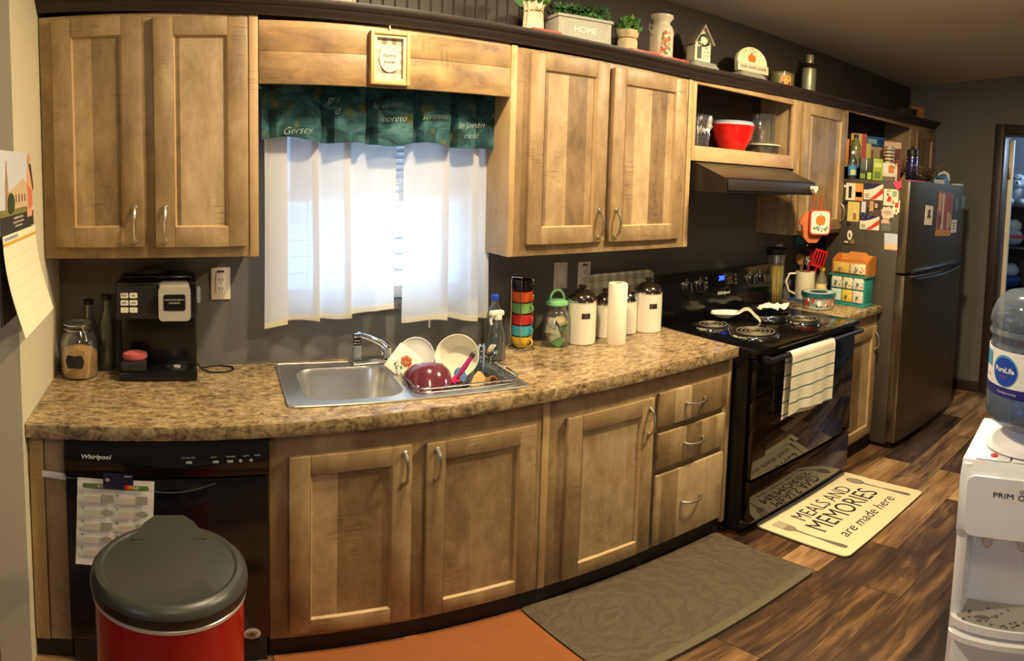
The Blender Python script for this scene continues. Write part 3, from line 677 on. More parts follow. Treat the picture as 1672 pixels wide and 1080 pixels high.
# ================================================================ dish rack and what drains in it
c = T('dish_rack', 'silver wire dish rack sitting over the right sink bowl', 'dish rack', (1.302,-.300,.915), SA); w = MB()
for z, ins in ((.026,0),(.012,.004),(-.06,.016)): w.tube([(p[0],p[1],z) for p in rrect(-.180+ins,.176-ins,-.178+ins,.160-ins,.045,5)], .0028, CHROME, 6, True)
for k in range(9): x = -.13+.0325*k; w.tube([(x,-.174,.026),(x,-.158,-.06),(x,-.13,-.10),(x,.11,-.10),(x,.142,-.06),(x,.156,.026)], .0016, CHROME, 5)
for y in (-.10,.0,.09): w.tube([(-.15,y,-.10),(.145,y,-.10)], .002, CHROME, 5)
w.build('wire_basket', c)
for x in (-.10,.10):
    for y in (-.09,.08): MB().cyl(.006,-.152,-.10,BLKM,(x,y,0),10).build('foot', c)
def dish(label, name, cat, loc, rot, prof, th, m, extra=None, group=None):
    c = T(name, label, cat, loc, rot=rot, group=group); MB().lathe(wall_round(prof, th), m, seg=40).build('shell', c); return c
PORC = M((240,234,214),.18,coat=.3)
c = dish('large cream bowl with teal outside tipped up in dish rack','bowl','bowl',(1.352,-.250,.960),(math.radians(66),0,math.radians(-44)),[(.034,-.034),(.05,-.03),(.066,-.012),(.076,.012),(.079,.026)],.003,PORC)
MB().lathe([(.036,-.036),(.052,-.032),(.068,-.0135),(.0778,.012),(.0798,.0235)],M((128,190,184),.3),seg=40).build('glaze', c)
dish('white oval plate leaning behind the maroon pot','plate','plate',(1.222,-.178,.958),(math.radians(72),0,math.radians(-38)),[(.04,-.008),(.05,-.006),(.066,.004),(.068,.006)],.003,M((242,240,232),.2))
c = T('square_plate', 'square cream plate with an orange flower tilted in dish rack', 'plate', (1.155,-.235,.957), rot=(math.radians(62),math.radians(38),math.radians(-24)))
MB().box((-.05,.05),(-.05,.05),(-.004,.004),PORC,.004).build('slab', c)
f = MB(); q = random.Random(3)
for k in range(6): a = k*1.05; f.X = TR(.004+.011*math.cos(a),.008+.011*math.sin(a),.0042); f.lathe([(0,.0012),(.009,.0006),(.010,0)],M((170,92,52),.5),seg=10)
f.X = Matrix(); f.leaves(lambda g: ((-.01+g.uniform(-.02,.02),-.01+g.uniform(-.01,.01),.0046),(g.uniform(-1,1),-1,.03)), 9, .016, [GREEN]); f.build('flower_print', c)
MAR = M((104,44,56),.14,coat=.6,spec=.7)
c = T('saucepan', 'glossy maroon pot turned over in front of the dish rack', 'pot', (1.192,-.352,.918), rot=(math.radians(158),math.radians(8),math.radians(10)))
MB().lathe(wall_round([(.030,-.064),(.056,-.058),(.076,-.034),(.082,.0),(.083,.030)], .003), MAR, seg=40).lathe([(.083,.027),(.087,.030),(.083,.034)],MAR,seg=40).build('shell', c)
c = T('spatula', 'magenta handled kitchen utensil propped on the maroon pot', 'utensil', (1.262,-.405,.925), rot=(math.radians(-24),math.radians(38),math.radians(-20)))
MB().tube([(0,0,.02),(0,0,.06),(0,0,.105)], [.005,.009,.007], M((150,24,86),.3), 10).build('handle', c); MB().cyl(.008,.104,.118,BLKM).build('end_cap', c); MB().box((-.014,.014),(-.0012,.0012),(-.03,.024),M((190,40,90),.3),.001).build('blade', c)
c = T('tumbler', 'clear plastic drinking tumbler standing in the dish rack', 'glass', (1.428,-.36,.818)); MB().lathe(wall_round([(.022,0),(.028,.11)],.0016), PLAS).build('shell', c)
c = T('cutlery_cup', 'small clear cup holding spoons at the rack corner', 'cup', (1.445,-.25,.82)); MB().lathe(wall_round([(.022,0),(.027,.10)],.0016), PLAS).build('shell', c)
def spoon(label, loc, rot, L=.17, m=CHROME, name='spoon', group=None, bowl=.019):
    c = T(name, label, 'spoon', loc, rot=rot, group=group)
    MB().tube([(0,0,0),(0,.002,L*.4),(0,0,L*.75)], [.0035,.0025,.003], m, 6).build('handle', c)
    MB().sheet(lambda u,v: ((u-.5)*2*bowl*math.sin(PI*(.08+.84*v))**.7, .008*(1-(2*u-1)**2)*math.sin(PI*v), L*.73+v*bowl*2.7), 8, 10, m, .0012).build('bowl', c)
    return c
spoon('left upright steel spoon in the clear cutlery cup', (1.438,-.248,.828), (.06,-.10,.2)); spoon('right leaning steel spoon in the clear cutlery cup', (1.452,-.25,.828), (.02,.20,-.3), .165)
spoon('tall pale blue plastic spoon in the cutlery cup', (1.447,-.256,.828), (.0,.03,.9), .20, M((150,170,220),.3), bowl=.010)
c = T('wooden_scraper', 'pale wooden scraper lying at the front of dish rack', 'utensil', (1.345,-.405,.905), rot=(math.radians(-20),math.radians(50),.2)); MB().prism([(-.02,-.05),(.02,-.05),(.026,.02),(.02,.045),(-.02,.045),(-.026,.02)],-.006,.006,M((206,166,104),.6,var=.15,vs=40)).build('board', c)
c = T('wooden_cup', 'round wooden cup lying beside the wooden scraper', 'cup', (1.392,-.385,.895), rot=(1.2,0,.5)); MB().lathe(wall_round([(.02,-.03),(.026,.03)],.004),M((150,104,56),.5,var=.2,vs=40)).build('shell', c)
c = T('scrub_brush', 'dark green scrub brush lying under the magenta utensil', 'brush', (1.262,-.425,.915), rz=.1)
b = MB(); b.leaves(lambda g: ((g.uniform(-.035,.035),g.uniform(-.012,.012),g.uniform(-.012,.004)),(g.uniform(-.6,.6),g.uniform(-1,0),g.uniform(-.2,1))), 110, .02, [M((30,66,40),.6),M((52,92,52),.6),BLKM]); b.build('bristles', c); MB().tube([(-.03,0,.004),(.04,-.004,.012)],.005,BLKM).build('handle', c)
c = T('blue_lid', 'small blue round lid wedged beside the cream bowl', 'dish', (1.312,-.345,.925), rot=(1.1,.4,.3)); MB().lathe([(0,-.004),(.026,-.004),(.028,0),(.028,.004),(0,.004)],M((70,110,150),.4)).build('disc', c)  # a loose blue lid, modelled as a plain disc
c = T('short_glass', 'short clear glass behind the square plate by the wall', 'glass', (1.258,-.036,.9155)); MB().lathe(wall_round([(.024,0),(.028,.045)],.002), GLASS).build('shell', c)
# ================================================================ left end of the counter
ZC = .9155
c = T('clip_top_jar', 'clear clip top glass jar of brown sugar beside left wall', 'jar', (.084,-.122,ZC))
MB().lathe(wall_round([(.044,0),(.060,.006),(.064,.02),(.064,.125),(.056,.148),(.044,.158),(.044,.172)],.003), GLASS).build('glass', c)
MB().lathe([(0,.178),(.046,.176),(.048,.184),(.046,.194),(.03,.199),(0,.199)], GLASS).build('lid', c)
t = MB().tube(arc((0,0,.170),.047,0,2*PI,28,'xy')[:-1],.0018,CHROME,6,True).tube(arc((0,0,.187),.049,0,2*PI,28,'xy')[:-1],.0018,CHROME,6,True)
t.tube([(.018,-.045,.188),(.028,-.052,.172),(.034,-.054,.146),(.026,-.058,.140),(.018,-.057,.150),(.014,-.050,.168)],.0022,CHROME,6); t.build('wire_clasp', c)
MB().lathe([(0,.006),(.056,.007),(.0598,.02),(.0598,.085),(.05,.10),(.03,.104),(.012,.112),(0,.108)], M((206,150,84),.9,var=.2,vs=40,bump=.6)).build('brown_sugar', c)
lb = []
for k in range(24): a = 2*PI*k/24; rr = 1+.07*math.cos(6*a); lb.append((.031*rr*max(-1,min(1,1.25*math.cos(a))), .022*rr*max(-1,min(1,1.25*math.sin(a)))))
MB().add([(.0655*math.sin(p[0]/.0655), -.0655*math.cos(p[0]/.0655), .068+p[1]) for p in lb]+[(0,-.0662,.068)], [(k,(k+1)%24,24) for k in range(24)], M((30,29,30),.9)).build('chalk_label', c, (0,0,0), (0,0,-.1))
for lab, x, y, h in (('taller dark capped glass bottle behind the brown sugar jar',.170,-.034,.270),('shorter dark capped glass bottle behind the brown sugar jar',.107,-.034,.252)):
    c = T('glass_bottle', lab, 'bottle', (x,y,ZC), group='capped bottles behind the sugar jar')
    MB().lathe(wall_round([(.026,0),(.031,.006),(.031,h*.60),(.014,h*.80),(.014,h*.93)],.002), GLASS).build('glass', c); MB().cyl(.017,h*.93,h,BLKM,b=.002).build('cap', c)
# coffee maker
c = T('coffee_maker', 'black dual coffee maker with silver pod head', 'coffee maker', (.350,-.015,ZC))
KB = M((15,16,19),.26,spec=.5); KG = M((36,37,40),.35); SIL = M((202,198,184),.32,.35)
MB().box((-.128,.128),(-.065,0),(0,.345),KB,.012).build('back_body', c)
h = MB().box((-.136,.128),(-.16,-.06),(.212,.338),KB,.014); h.box((-.132,.0),(-.166,-.158),(.216,.325),KG,.006); h.box((.0,.112),(-.13,-.02),(.335,.352),KB,.008); h.build('brew_head', c)
MB().box((-.128,.126),(-.166,-.06),(0,.034),KB,.008).build('base', c)
MB().box((-.122,-.04),(-.16,-.07),(.034,.064),KG,.004).build('carafe_ledge', c)
d = MB().cyl(.036,.034,.038,KG,(.06,-.115,0)); d.cyl(.012,.038,.042,SIL,(.06,-.12,0)); d.build('drip_tray', c)
p = MB(); p.prism(rrect(.004,.106,.214,.326,.014), -.192,-.158, SIL); p.prism(rrect(.008,.102,.300,.338,.01), -.18,-.13, SIL); o = p.build('pod_head', c)
q = MB().prism(rrect(.022,.088,.250,.300,.006), -.1945,-.1915, M((24,24,26),.2)); q.prism(rrect(.020,.090,.248,.302,.007), -.193,-.1905, M((120,118,112),.3,.6))
text(q,'HAMILTON BEACH',.0072,M((200,196,180),.4),(.055,-.1955,.284)); text(q,'FLEXBREW',.0075,M((200,196,180),.4),(.055,-.1955,.274)); q.build('badge', o)
for r_ in range(3):
    for k in range(2):
        b = MB().prism(rrect(-.118+.029*k,-.093+.029*k,.286-.024*r_,.303-.024*r_,.003), -.1695,-.165, M((232,226,206),.4)); text(b,('BOLD','REG','BREW','AUTO','I','O')[r_*2+k],.006,INK,(-.1055+.029*k,-.170,.2945-.024*r_)); b.build('button', c)
MB().prism(rrect(.129,.140,.255,.31,.005), -.11,-.09, M((190,205,225),.3)).build('tank_tab', c)
c = T('sponge', 'pink sponge resting on the black coffee maker ledge', 'sponge', (.272,-.13,ZC+.065), rz=.15)
MB().lathe([(0,0),(.034,.001),(.040,.010),(.038,.022),(.02,.030),(0,.031)], M((190,92,92),.85,var=.15,vs=60,bump=.4), sx=1.05, sy=.62).build('pad', c)
c = T('clear_lid', 'loose clear plastic lid on top of coffee maker', 'container', (.335,-.06,ZC+.3465), rz=-.05)  # a loose clear lid
MB().sheet(lambda u,v: ((u-.5)*.10, (v-.5)*.06, .003+.022*min(1,4*min(u,1-u))*min(1,4*min(v,1-v))), 16, 10, PLAS, .001).build('shell', c)
c = T('power_cord', 'black power cord looped on counter right of coffee maker', 'cord', (.48,-.055,ZC+.0035))
MB().tube([(0,0,.02),(.015,-.016,.004),(.045,-.040,0),(.090,-.044,0),(.122,-.022,0),(.122,.012,0),(.085,.034,0),(.045,.028,0),(.01,.010,.004)], .0032, BLKM, 8).build('loop', c)
# ================================================================ behind and right of the sink
c = T('spray_bottle', 'clear trigger spray bottle at right end of the sink', 'spray bottle', (1.532,-.20,ZC))
MB().lathe(wall_round([(.026,0),(.030,.005),(.030,.09),(.024,.115),(.012,.150),(.012,.160)],.0015), PLAS).build('bottle', c)
MB().lathe([(0,.003),(.0275,.005),(.0275,.045),(0,.045)], glassy('cleaning_liquid',(236,238,240),.2,.08)).build('liquid', c)
TH = M((232,226,208),.35); MB().cyl(.015,.155,.172,TH,b=.002).box((-.034,.022),(-.012,.012),(.170,.190),TH,.006).build('spray_head', c)
MB().tube([(-.022,0,.172),(-.030,0,.155),(-.026,0,.138)],.005,TH,8).build('trigger', c)
c = T('water_bottle', 'clear water bottle with blue cap behind spray bottle', 'bottle', (1.560,-.125,ZC))
MB().lathe(wall_round([(.028,0),(.032,.006),(.032,.14),(.026,.17),(.013,.205),(.013,.215)],.0012), PLAS).build('bottle', c); MB().cyl(.0145,.214,.234,M((34,70,190),.4),b=.002).build('cap', c)
c = T('mug_rack', 'chrome wire rack holding the stack of coloured mugs', 'rack', (1.700,-.092,ZC)); w = MB()
w.tube(arc((0,0,.003),.046,0,2*PI,28,'xy')[:-1],.0025,CHROME,6,True)
for a in (-2.2,-1.0,.6,2.2): w.tube([(.046*math.cos(a),.046*math.sin(a),.003),(.0465*math.cos(a),.0465*math.sin(a),.28)]+[(.0465*math.cos(a)*q,.0465*math.sin(a)*q,.284) for q in (.9,.5,0)],.0018,CHROME,6)
w.tube([(-.04,-.03,.003),(-.06,-.05,.003),(-.02,-.062,.003),(.03,-.05,.003),(.046,0,.003)],.002,CHROME,6)
w.build('wire_frame', c)
mugc = [('yellow',(226,188,52)),('turquoise',(70,160,172)),('red',(186,36,40)),('sage green',(120,164,96)),('orange',(222,92,34)),('black',(26,24,28))]
for k, (nm, col) in enumerate(mugc):
    c = T('mug', f'{nm} mug in the stacked mug tower on wire rack', 'mug', (1.700,-.092,ZC+.006+.0455*k), rz=-1.2, group='stack of coloured mugs')
    m = M(col,.22,coat=.3)
    pr = [(.022,0),(.030,.010),(.0385,.026),(.0405,.0445)] if k == 0 else [(.034,.001),(.0385,.006),(.0405,.0445)]
    MB().lathe(wall_round(pr,.003), m, seg=32).build('cup', c); MB().tube(arc((.040,0,.024),.014,-1.4,1.4,8,'xz'),.0035,m,8).build('handle', c)
c = T('cookie_jar', 'glass jar with green loop lid full of tea packets', 'jar', (1.850,-.115,ZC))
MB().lathe(wall_round([(.046,0),(.056,.006),(.058,.02),(.058,.115),(.050,.140),(.040,.150),(.041,.165)],.003), GLASS).build('glass', c)
GL_ = M((126,186,128),.25,coat=.4); MB().lathe([(0,.166),(.043,.166),(.048,.172),(.046,.182),(.030,.190),(0,.192)],GL_).build('lid', c); MB().tube(arc((0,0,.187),.034,0,PI,14,'xz',.042),.0055,GL_,8).build('lid_handle', c)
PK = [(70,150,60),(206,120,50),(222,212,180),(60,140,70),(216,206,170),(40,110,50),(230,222,200),(190,160,110)]
for k in range(8):
    q = random.Random(40+k); z = .016+.024*(k//2)+(.01 if k % 2 else 0); a = -2.1+1.9*(k%2)-.35*(k//2); rr = .027
    c = T('tea_packet', f"{('green','orange','cream','leaf green','beige','dark green','white','tan')[k]} packet inside the green lidded glass jar", 'packet', (1.850+rr*math.cos(a),-.115+rr*math.sin(a),ZC+z+.008), rot=(1.0+q.uniform(-.4,.4),q.uniform(-.6,.6),a+PI/2+q.uniform(-.4,.4)), group='packets in the green lidded jar')
    MB().sheet(lambda u,v: ((u-.5)*.054,(v-.5)*.042,.007*math.sin(PI*u)*math.sin(PI*v)), 6, 6, M(PK[k],.45,var=.1), .004).build('pouch', c)
LID = M((104,92,82),.16,.9)
def canister(label, x, y, r, h, lab=True, lid=LID):
    c = T('canister', label, 'canister', (x,y,ZC), group='white kitchen canisters'); E_ = M((230,222,200),.2,coat=.4)
    MB().lathe(wall_round([(r-.004,0),(r,.004),(r,h)],.003), E_, seg=40).build('body', c)
    MB().lathe([(r*.97,h+.006),(r*.94,h+.014),(r*.80,h+.026),(r*.58,h+.036),(r*.36,h+.041),(r*.2,h+.043),(r*.18,h+.048),(r*.30,h+.053),(r*.30,h+.058),(r*.2,h+.062),(0,h+.063)], lid, seg=40).lathe([(r+.001,h-.005),(r+.003,h-.003),(r+.003,h+.003),(r*.97,h+.006)], CHROME, seg=40).build('lid', c)
    if lab: MB().sheet(lambda u,v: ((r+.0012)*math.sin((u-.5)*.036/r), -(r+.0012)*math.cos((u-.5)*.036/r), h*.62+.022*v), 8, 2, M((120,112,100),.25,.9), .001).build('metal_label', c, rot=(0,0,-.35))
canister('left large white canister beside the green lidded jar', 1.962, -.135, .0595, .182)
canister('small white canister peeking left of the paper towel', 2.108, -.103, .046, .150, False)
canister('small white canister peeking right of the paper towel', 2.232, -.103, .046, .152, False, CHROME)
canister('right large white canister next to the black stove', 2.342, -.122, .0635, .182)
spoon('dark brown measuring spoon hanging between the small canisters', (2.150,-.160,1.03), (PI-.05,0,0), .10, M((96,60,36),.5), 'measuring_spoon')
c = T('paper_towel_roll', 'white paper towel roll standing before the small canisters', 'paper towel', (2.078,-.222,ZC))
MB().lathe([(.012,0),(.038,.0),(.0395,.004),(.0395,.252),(.037,.256),(.012,.256),(.012,0)], M((244,234,206),.9,bump=.25,vs=20), seg=36).build('roll', c)
MB().lathe([(.0125,.001),(.0145,.001),(.0145,.2575),(.0125,.2575),(.0125,.001)], M((120,92,62),.9)).build('core', c)
c = T('plaid_tray', 'checked green and cream tray leaning on the back wall', 'tray', (2.255,-.042,ZC), rot=(-.10,0,0))
MB().prism(rrect(-.20,.215,0,.262,.05), -.008,0, gingham('green_check',(232,230,200),(200,202,170),(168,174,142),.05)).build('board', c)
# ================================================================ on and around the stove
ZS = .918
c = T('spoon_rest', 'cream ceramic spoon shaped rest arched over the cooktop', 'spoon rest', (2.832,-.240,ZS+.001), rz=math.radians(-51))
CER = M((240,230,200),.16,coat=.4); NB = 26
def sr(u, v):
    # u along the spoon (0 bowl tip .. 1 foot), v across
    s_ = u
    if s_ < .5: x = -.15+.26*s_/.5*.62; hw = .044*math.sin(PI*(.06+.80*s_/.5))**.6+.010; zc_ = .048+.012*s_; dip = .034*math.sin(PI*min(1,s_/.5))
    else:
        a = (s_-.5)/.5; x = .0112+.135*math.sin(a*1.45); zc_ = .054+.030*math.sin(min(1,a*1.7)*PI)*(1-a)**.3-.052*a*a; zc_ = max(zc_, .003); hw = .025+.003*a; dip = 0
    w_ = (2*v-1); return (x, hw*w_, zc_-dip*(1-w_*w_))
b = MB(); b.X = Matrix.Scale(.84, 4); b.sheet(sr, NB, 10, CER, .011).build('rest', c)
c = T('skillet', 'round black griddle pan under a white napkin on rear burner', 'pan', (3.085,-.255,ZS+.0195))
MB().lathe([(0,0),(.10,0),(.116,.010),(.118,.012),(.112,.012),(.098,.003),(0,.003)], M((26,26,20),.25,.4), seg=40).build('pan', c)
c = T('napkin', 'crumpled white napkin lying on the black griddle pan', 'napkin', (3.105,-.26,ZS+.034), rz=.35)
q = random.Random(5); hh = [[q.uniform(0,.014) for _ in range(9)] for _ in range(9)]
MB().sheet(lambda u,v: ((u-.5)*.21+.012*math.sin(7*v), (v-.5)*.12+.012*math.sin(6*u), hh[int(u*8)][int(v*8)]+.008*math.sin(9*u+3*v)), 8, 8, PAPER, .0012).build('sheet', c)
# towel on the oven handle
def stripes():
    g = G('striped_towel_cloth'); o = g.obj(); sp = g.n('ShaderNodeSeparateXYZ'); g.put(sp.inputs[0], o); z = g.math('ADD', sp.outputs[2], g.math('MULTIPLY', sp.outputs[0], .02))
    f = g.math('FRACT', g.math('DIVIDE', g.math('ADD', z, 1.0), .062)); ln = g.math('LESS_THAN', g.math('ABSOLUTE', g.math('SUBTRACT', f, .5)), .055)
    n = g.noise(o, 110, 3); b = g.mix(n, lin((222,210,176)), lin((246,238,212)))
    g.base(g.mix(ln, b, lin((92,112,110)))); g.rough(.95); g.bump(n, .5, .003); return g.m
c = T('kitchen_towel', 'cream striped towel hanging over the oven door handle', 'towel', (2.630,-.70,.872))
def tw(u, v):
    x = .358*u; L = .62
    s_ = v*L  # from the front hem up, over the bar, down behind
    wv = .006*math.sin(9*u)+.004*math.sin(21*u+2)
    if s_ < .285: return (x+.006*math.sin(3*v), -.0165+wv*(1-s_/.285), -.285+s_+.012*math.sin(5*u)*(1-s_/.285))
    a = (s_-.285)/.05
    if a < 1: return (x, -.0165*math.cos(PI*a), .0165*math.sin(PI*a))
    d = s_-.335; return (x-.012*d/.3, .0165+.003*math.sin(8*u)*d*3, -d*1.08+.008*math.sin(7*u)*d*3)
MB().sheet(tw, 24, 50, stripes(), .002).build('cloth', c)
# pot holders on the heart hook
c = T('heart_hook', 'white heart shaped hook holding the pumpkin pot holder', 'hook', (3.150,-.449,1.588))
def heart(s): return [(s*.062*16*math.sin(a)**3, s*.062*(13*math.cos(a)-5*math.cos(2*a)-2*math.cos(3*a)-math.cos(4*a))) for a in [2*PI*k/28 for k in range(28)]]
MB().prism(heart(.022), -.012,.010, M((240,230,200),.4)).build('heart', c); MB().tube([(0,-.010,-.012),(0,-.02,-.02),(0,-.022,-.012)],.002,NICKEL,6).build('wire_hook', c)
ORG = M((222,112,36),.7,var=.15); POTC = M((240,226,190),.9)
c = T('pot_holder', 'cream pot holder with an orange pumpkin hanging from heart hook', 'pot holder', (3.150,-.490,1.562), rz=-.45)
TRIM = M((168,52,30),.8)
MB().prism(rrect(-.062,.062,-.205,-.075,.022), -.012,0, TRIM).tube([(0,-.006,-.078),(-.008,-.004,-.03),(0,-.004,.006),(.008,-.004,-.03),(0,-.006,-.078)],.003,TRIM,6).build('binding', c)
MB().prism(rrect(-.054,.054,-.197,-.083,.018), -.0145,-.0115, POTC).build('pad', c)
f = MB(); 
for k in (-1,0,1): f.prism(ell(.0+.013*k,-.128,.016,.024), -.0165-.0004*(k==0),-.0145, ORG)
f.box((-.003,.003),(-.0165,-.0145),(-.104,-.094),GREEN); f.leaves(lambda g: ((g.uniform(-.04,.04),-.0155,-.172+g.uniform(-.012,.014)),(g.uniform(-1,1),-.05,g.uniform(-.3,1))), 40, .016, [GREEN,M((222,214,180),.8),M((120,150,150),.8)]); f.build('pumpkin_print', c)
c = T('oven_mitt', 'rust coloured oven mitt hanging behind the pumpkin pot holder', 'oven mitt', (3.135,-.464,1.562), rz=-.45)
MB().prism([(-.05,-.09),(-.082,-.135),(-.084,-.15),(-.066,-.158),(-.058,-.215),(-.03,-.245),(.02,-.245),(.045,-.22),(.05,-.09)], -.012,.006, M((176,92,50),.9,var=.35,vs=30)).tube([(0,0,-.09),(0,.002,.004)],.003,TRIM,6).build('mitt', c)
c = T('teal_card', 'teal square pot rest hanging behind the narrow cabinet', 'pot rest', (3.70,-.012,1.315)); MB().box((-.045,.045),(-.008,0),(-.075,.0),M((70,124,134),.8),.006).build('pad', c)
# ---------------------------------------------------------------- short countertop
c = T('pasta_jar', 'tall clear jar of spaghetti with black lid beside stove', 'jar', (3.385,-.068,ZC))
MB().lathe(wall_round([(.046,0),(.050,.006),(.044,.10),(.050,.20),(.056,.285)],.003), GLASS).build('glass', c); MB().cyl(.060,.285,.325,BLKM,b=.006).build('lid', c)
s = MB(); q = random.Random(9); YEL = M((255,208,96),.6,var=.15,vs=60)
for k in range(95):
    a, r_ = q.uniform(0,6.3), .037*math.sqrt(q.uniform(.2,1)); b_ = a+q.uniform(-.6,.6); s.tube([(r_*math.cos(a)*.95,r_*math.sin(a)*.95,.006),(r_*math.cos(b_),r_*math.sin(b_),.10),(r_*1.12*math.cos(b_),r_*1.12*math.sin(b_),.215+q.uniform(-.006,.006))],.0042,YEL,5)
o = s.build('spaghetti', c); o['kind'] = 'stuff'
c = T('blue_mat', 'blue pot mat under the cream utensil crock', 'mat', (3.61,-.125,ZC)); MB().prism(rrect(-.085,.085,-.07,.07,.02),0,.010,M((40,74,120),.8),'xy').build('pad', c)
c = T('utensil_crock', 'big cream mug used as a utensil crock', 'crock', (3.61,-.128,ZC+.0105))
MB().lathe(wall_round([(.058,0),(.060,.004),(.059,.165)],.005), M((238,226,192),.25,coat=.3), seg=40).build('body', c); MB().tube([(-.042,.040,.15),(-.074,.066,.148),(-.090,.078,.10),(-.074,.066,.045),(-.044,.042,.025)],.007,M((238,226,192),.25,coat=.3),10).build('handle', c)
WSP = M((132,86,46),.6,var=.25,vs=30)
def tool(label, name, loc, rot, fn, cat='utensil', group=None):
    c = T(name, label, cat, loc, rot=rot, group=group); fn(c); return c
bx, by, bz = 3.61, -.128, ZC+.022
spoon('brown wooden spoon at left of the utensil crock', (bx-.01,by,bz), (.0,-.16,-.6), .27, WSP, 'wooden_spoon', 'wooden spoons in the crock', .024)
spoon('second wooden spoon leaning right of the first one', (bx-.006,by+.01,bz), (.03,-.06,-.9), .262, WSP, 'wooden_spoon', 'wooden spoons in the crock', .022)
spoon('steel serving spoon standing in the utensil crock', (bx-.002,by-.012,bz), (.02,-.02,-.7), .265, CHROME, 'serving_spoon')
REDP = M((196,24,26),.3,coat=.3)
def spat(c):
    MB().tube([(0,0,0),(0,0,.15),(0,0,.19)],[.006,.006,.005],REDP,8).build('handle', c)
    b = MB(); W_ = .040
    for k in range(5): x = -W_+.0175*k; b.box((x,x+.0095),(-.002,.002),(.195,.285),REDP,.001)
    b.box((-W_,W_),(-.002,.002),(.184,.200),REDP,.002).box((-W_,W_),(-.002,.002),(.280,.294),REDP,.002); b.build('slotted_blade', c)
tool('bright red slotted spatula in the utensil crock','slotted_spatula',(bx+.020,by-.012,bz),(.05,.24,-.75),spat)
def sc(c):
    MB().tube([(0,0,0),(0,0,.19)],.006,REDP,8).build('handle', c); MB().prism([(-.022,.19),(.022,.19),(.026,.27),(-.014,.285)],-.004,.004,M((160,22,26),.4)).build('blade', c)
tool('dark red scraper behind the bright red slotted spatula','scraper',(bx+.026,by+.022,bz),(-.04,.16,-.7),sc)
def wh(c):
    MB().tube([(0,0,0),(0,0,.15)],.006,CHROME,8).build('handle', c); w = MB()
    for k in range(5): a = PI*k/5; w.tube([(math.cos(a)*r_,math.sin(a)*r_,z) for r_, z in ((0,.15),(.022,.20),(.026,.23),(0,.262),(-.026,.23),(-.022,.20),(0,.15))],.0012,CHROME,5)
    w.build('wires', c)
tool('steel wire whisk leaning right in the utensil crock','whisk',(bx-.008,by+.034,bz),(-.10,.10,-.5),wh)
c = T('knife_block', 'black wire knife holder behind the oil bottle', 'knife block', (3.742,-.054,ZC)); b = MB().box((-.042,.042),(-.034,.034),(0,.012),BLKS,.003)
for x in (-.039,.039):
    for y in (-.03,.03): b.tube([(x,y,.01),(x,y,.235)],.003,CHROME,6)
b.tube([(x,y,.235) for x,y in ((-.039,-.03),(.039,-.03),(.039,.03),(-.039,.03))],.003,CHROME,6,True).box((-.036,.036),(-.026,.026),(.013,.20),BLKS,.004); b.build('frame', c)
KH = M((70,34,34),.35); 
for k, (x, lab, m) in enumerate(((-.022,'brown handled knife at left in the black knife holder',M((96,66,44),.5)),(.012,'maroon handled knife at right in the black knife holder',KH))):
    c = T('kitchen_knife', lab, 'knife', (3.742+x,-.054,ZC+.203), rot=(0,.06+.10*k,0)); MB().box((-.009,.009),(-.011,.011),(.02,.115),m,.006).cyl(.0085,.112,.120,CHROME).build('handle', c); MB().box((-.006,.006),(-.009,.009),(0,.022),CHROME,.001).build('bolster', c)
c = T('oil_bottle', 'clear cooking oil bottle with yellow cap before the knives', 'bottle', (3.712,-.182,ZC))
MB().lathe(wall_round([(.034,0),(.038,.006),(.038,.11),(.026,.14),(.015,.165),(.015,.175)],.0015), glassy('oil_bottle_plastic',(236,230,200),.5,.15,.05)).build('bottle', c); MB().cyl(.018,.172,.196,M((222,186,50),.4),b=.003).build('cap', c)
MB().lathe([(.0388,.045),(.0388,.098)],M((240,214,140),.6,var=.2,vs=30)).build('label_band', c)
c = T('glass_bowl', 'floral glass bowl with a teal lid on short counter', 'bowl', (3.450,-.325,ZC))
FG = glassy('floral_bowl_glass',(240,244,232),.45,.32,.05)
MB().lathe(wall_round([(.082,0),(.088,.006),(.086,.03),(.092,.072)],.003), FG, seg=44).build('glass', c)
TLD = M((34,92,92),.3,coat=.3); MB().lathe([(.092,.070),(.097,.072),(.097,.092),(.090,.096),(.088,.094)],TLD,seg=44).lathe([(.0,.0935),(.050,.0945),(.052,.0945)],M((40,64,66),.4,var=.4,vs=60)).build('lid', c)
MB().lathe([(.052,.0945),(.070,.0948),(.0885,.0945)],M((190,214,206),.35),seg=44).build('lid_band', c)
f = MB(); q = random.Random(12); FC = [M((196,34,40),.6),M((236,226,206),.6),M((226,120,60),.6),M((60,130,70),.6),M((40,84,60),.6),M((214,150,160),.6)]
for k in range(64):
    a = q.uniform(0,2*PI); z = q.uniform(.014,.062); r_ = .0885+.004*(z/.07)
    s_ = q.uniform(.006,.013) if k > 6 else .017
    f.X = RZ(a) @ TR(r_+.0006,0,z) @ RY(PI/2); f.prism(ell(0,0,s_,s_*q.uniform(.5,1),9), 0,.0006, FC[0] if k < 3 else q.choice(FC), 'xy')
f.X = Matrix(); f.build('flower_print', c)
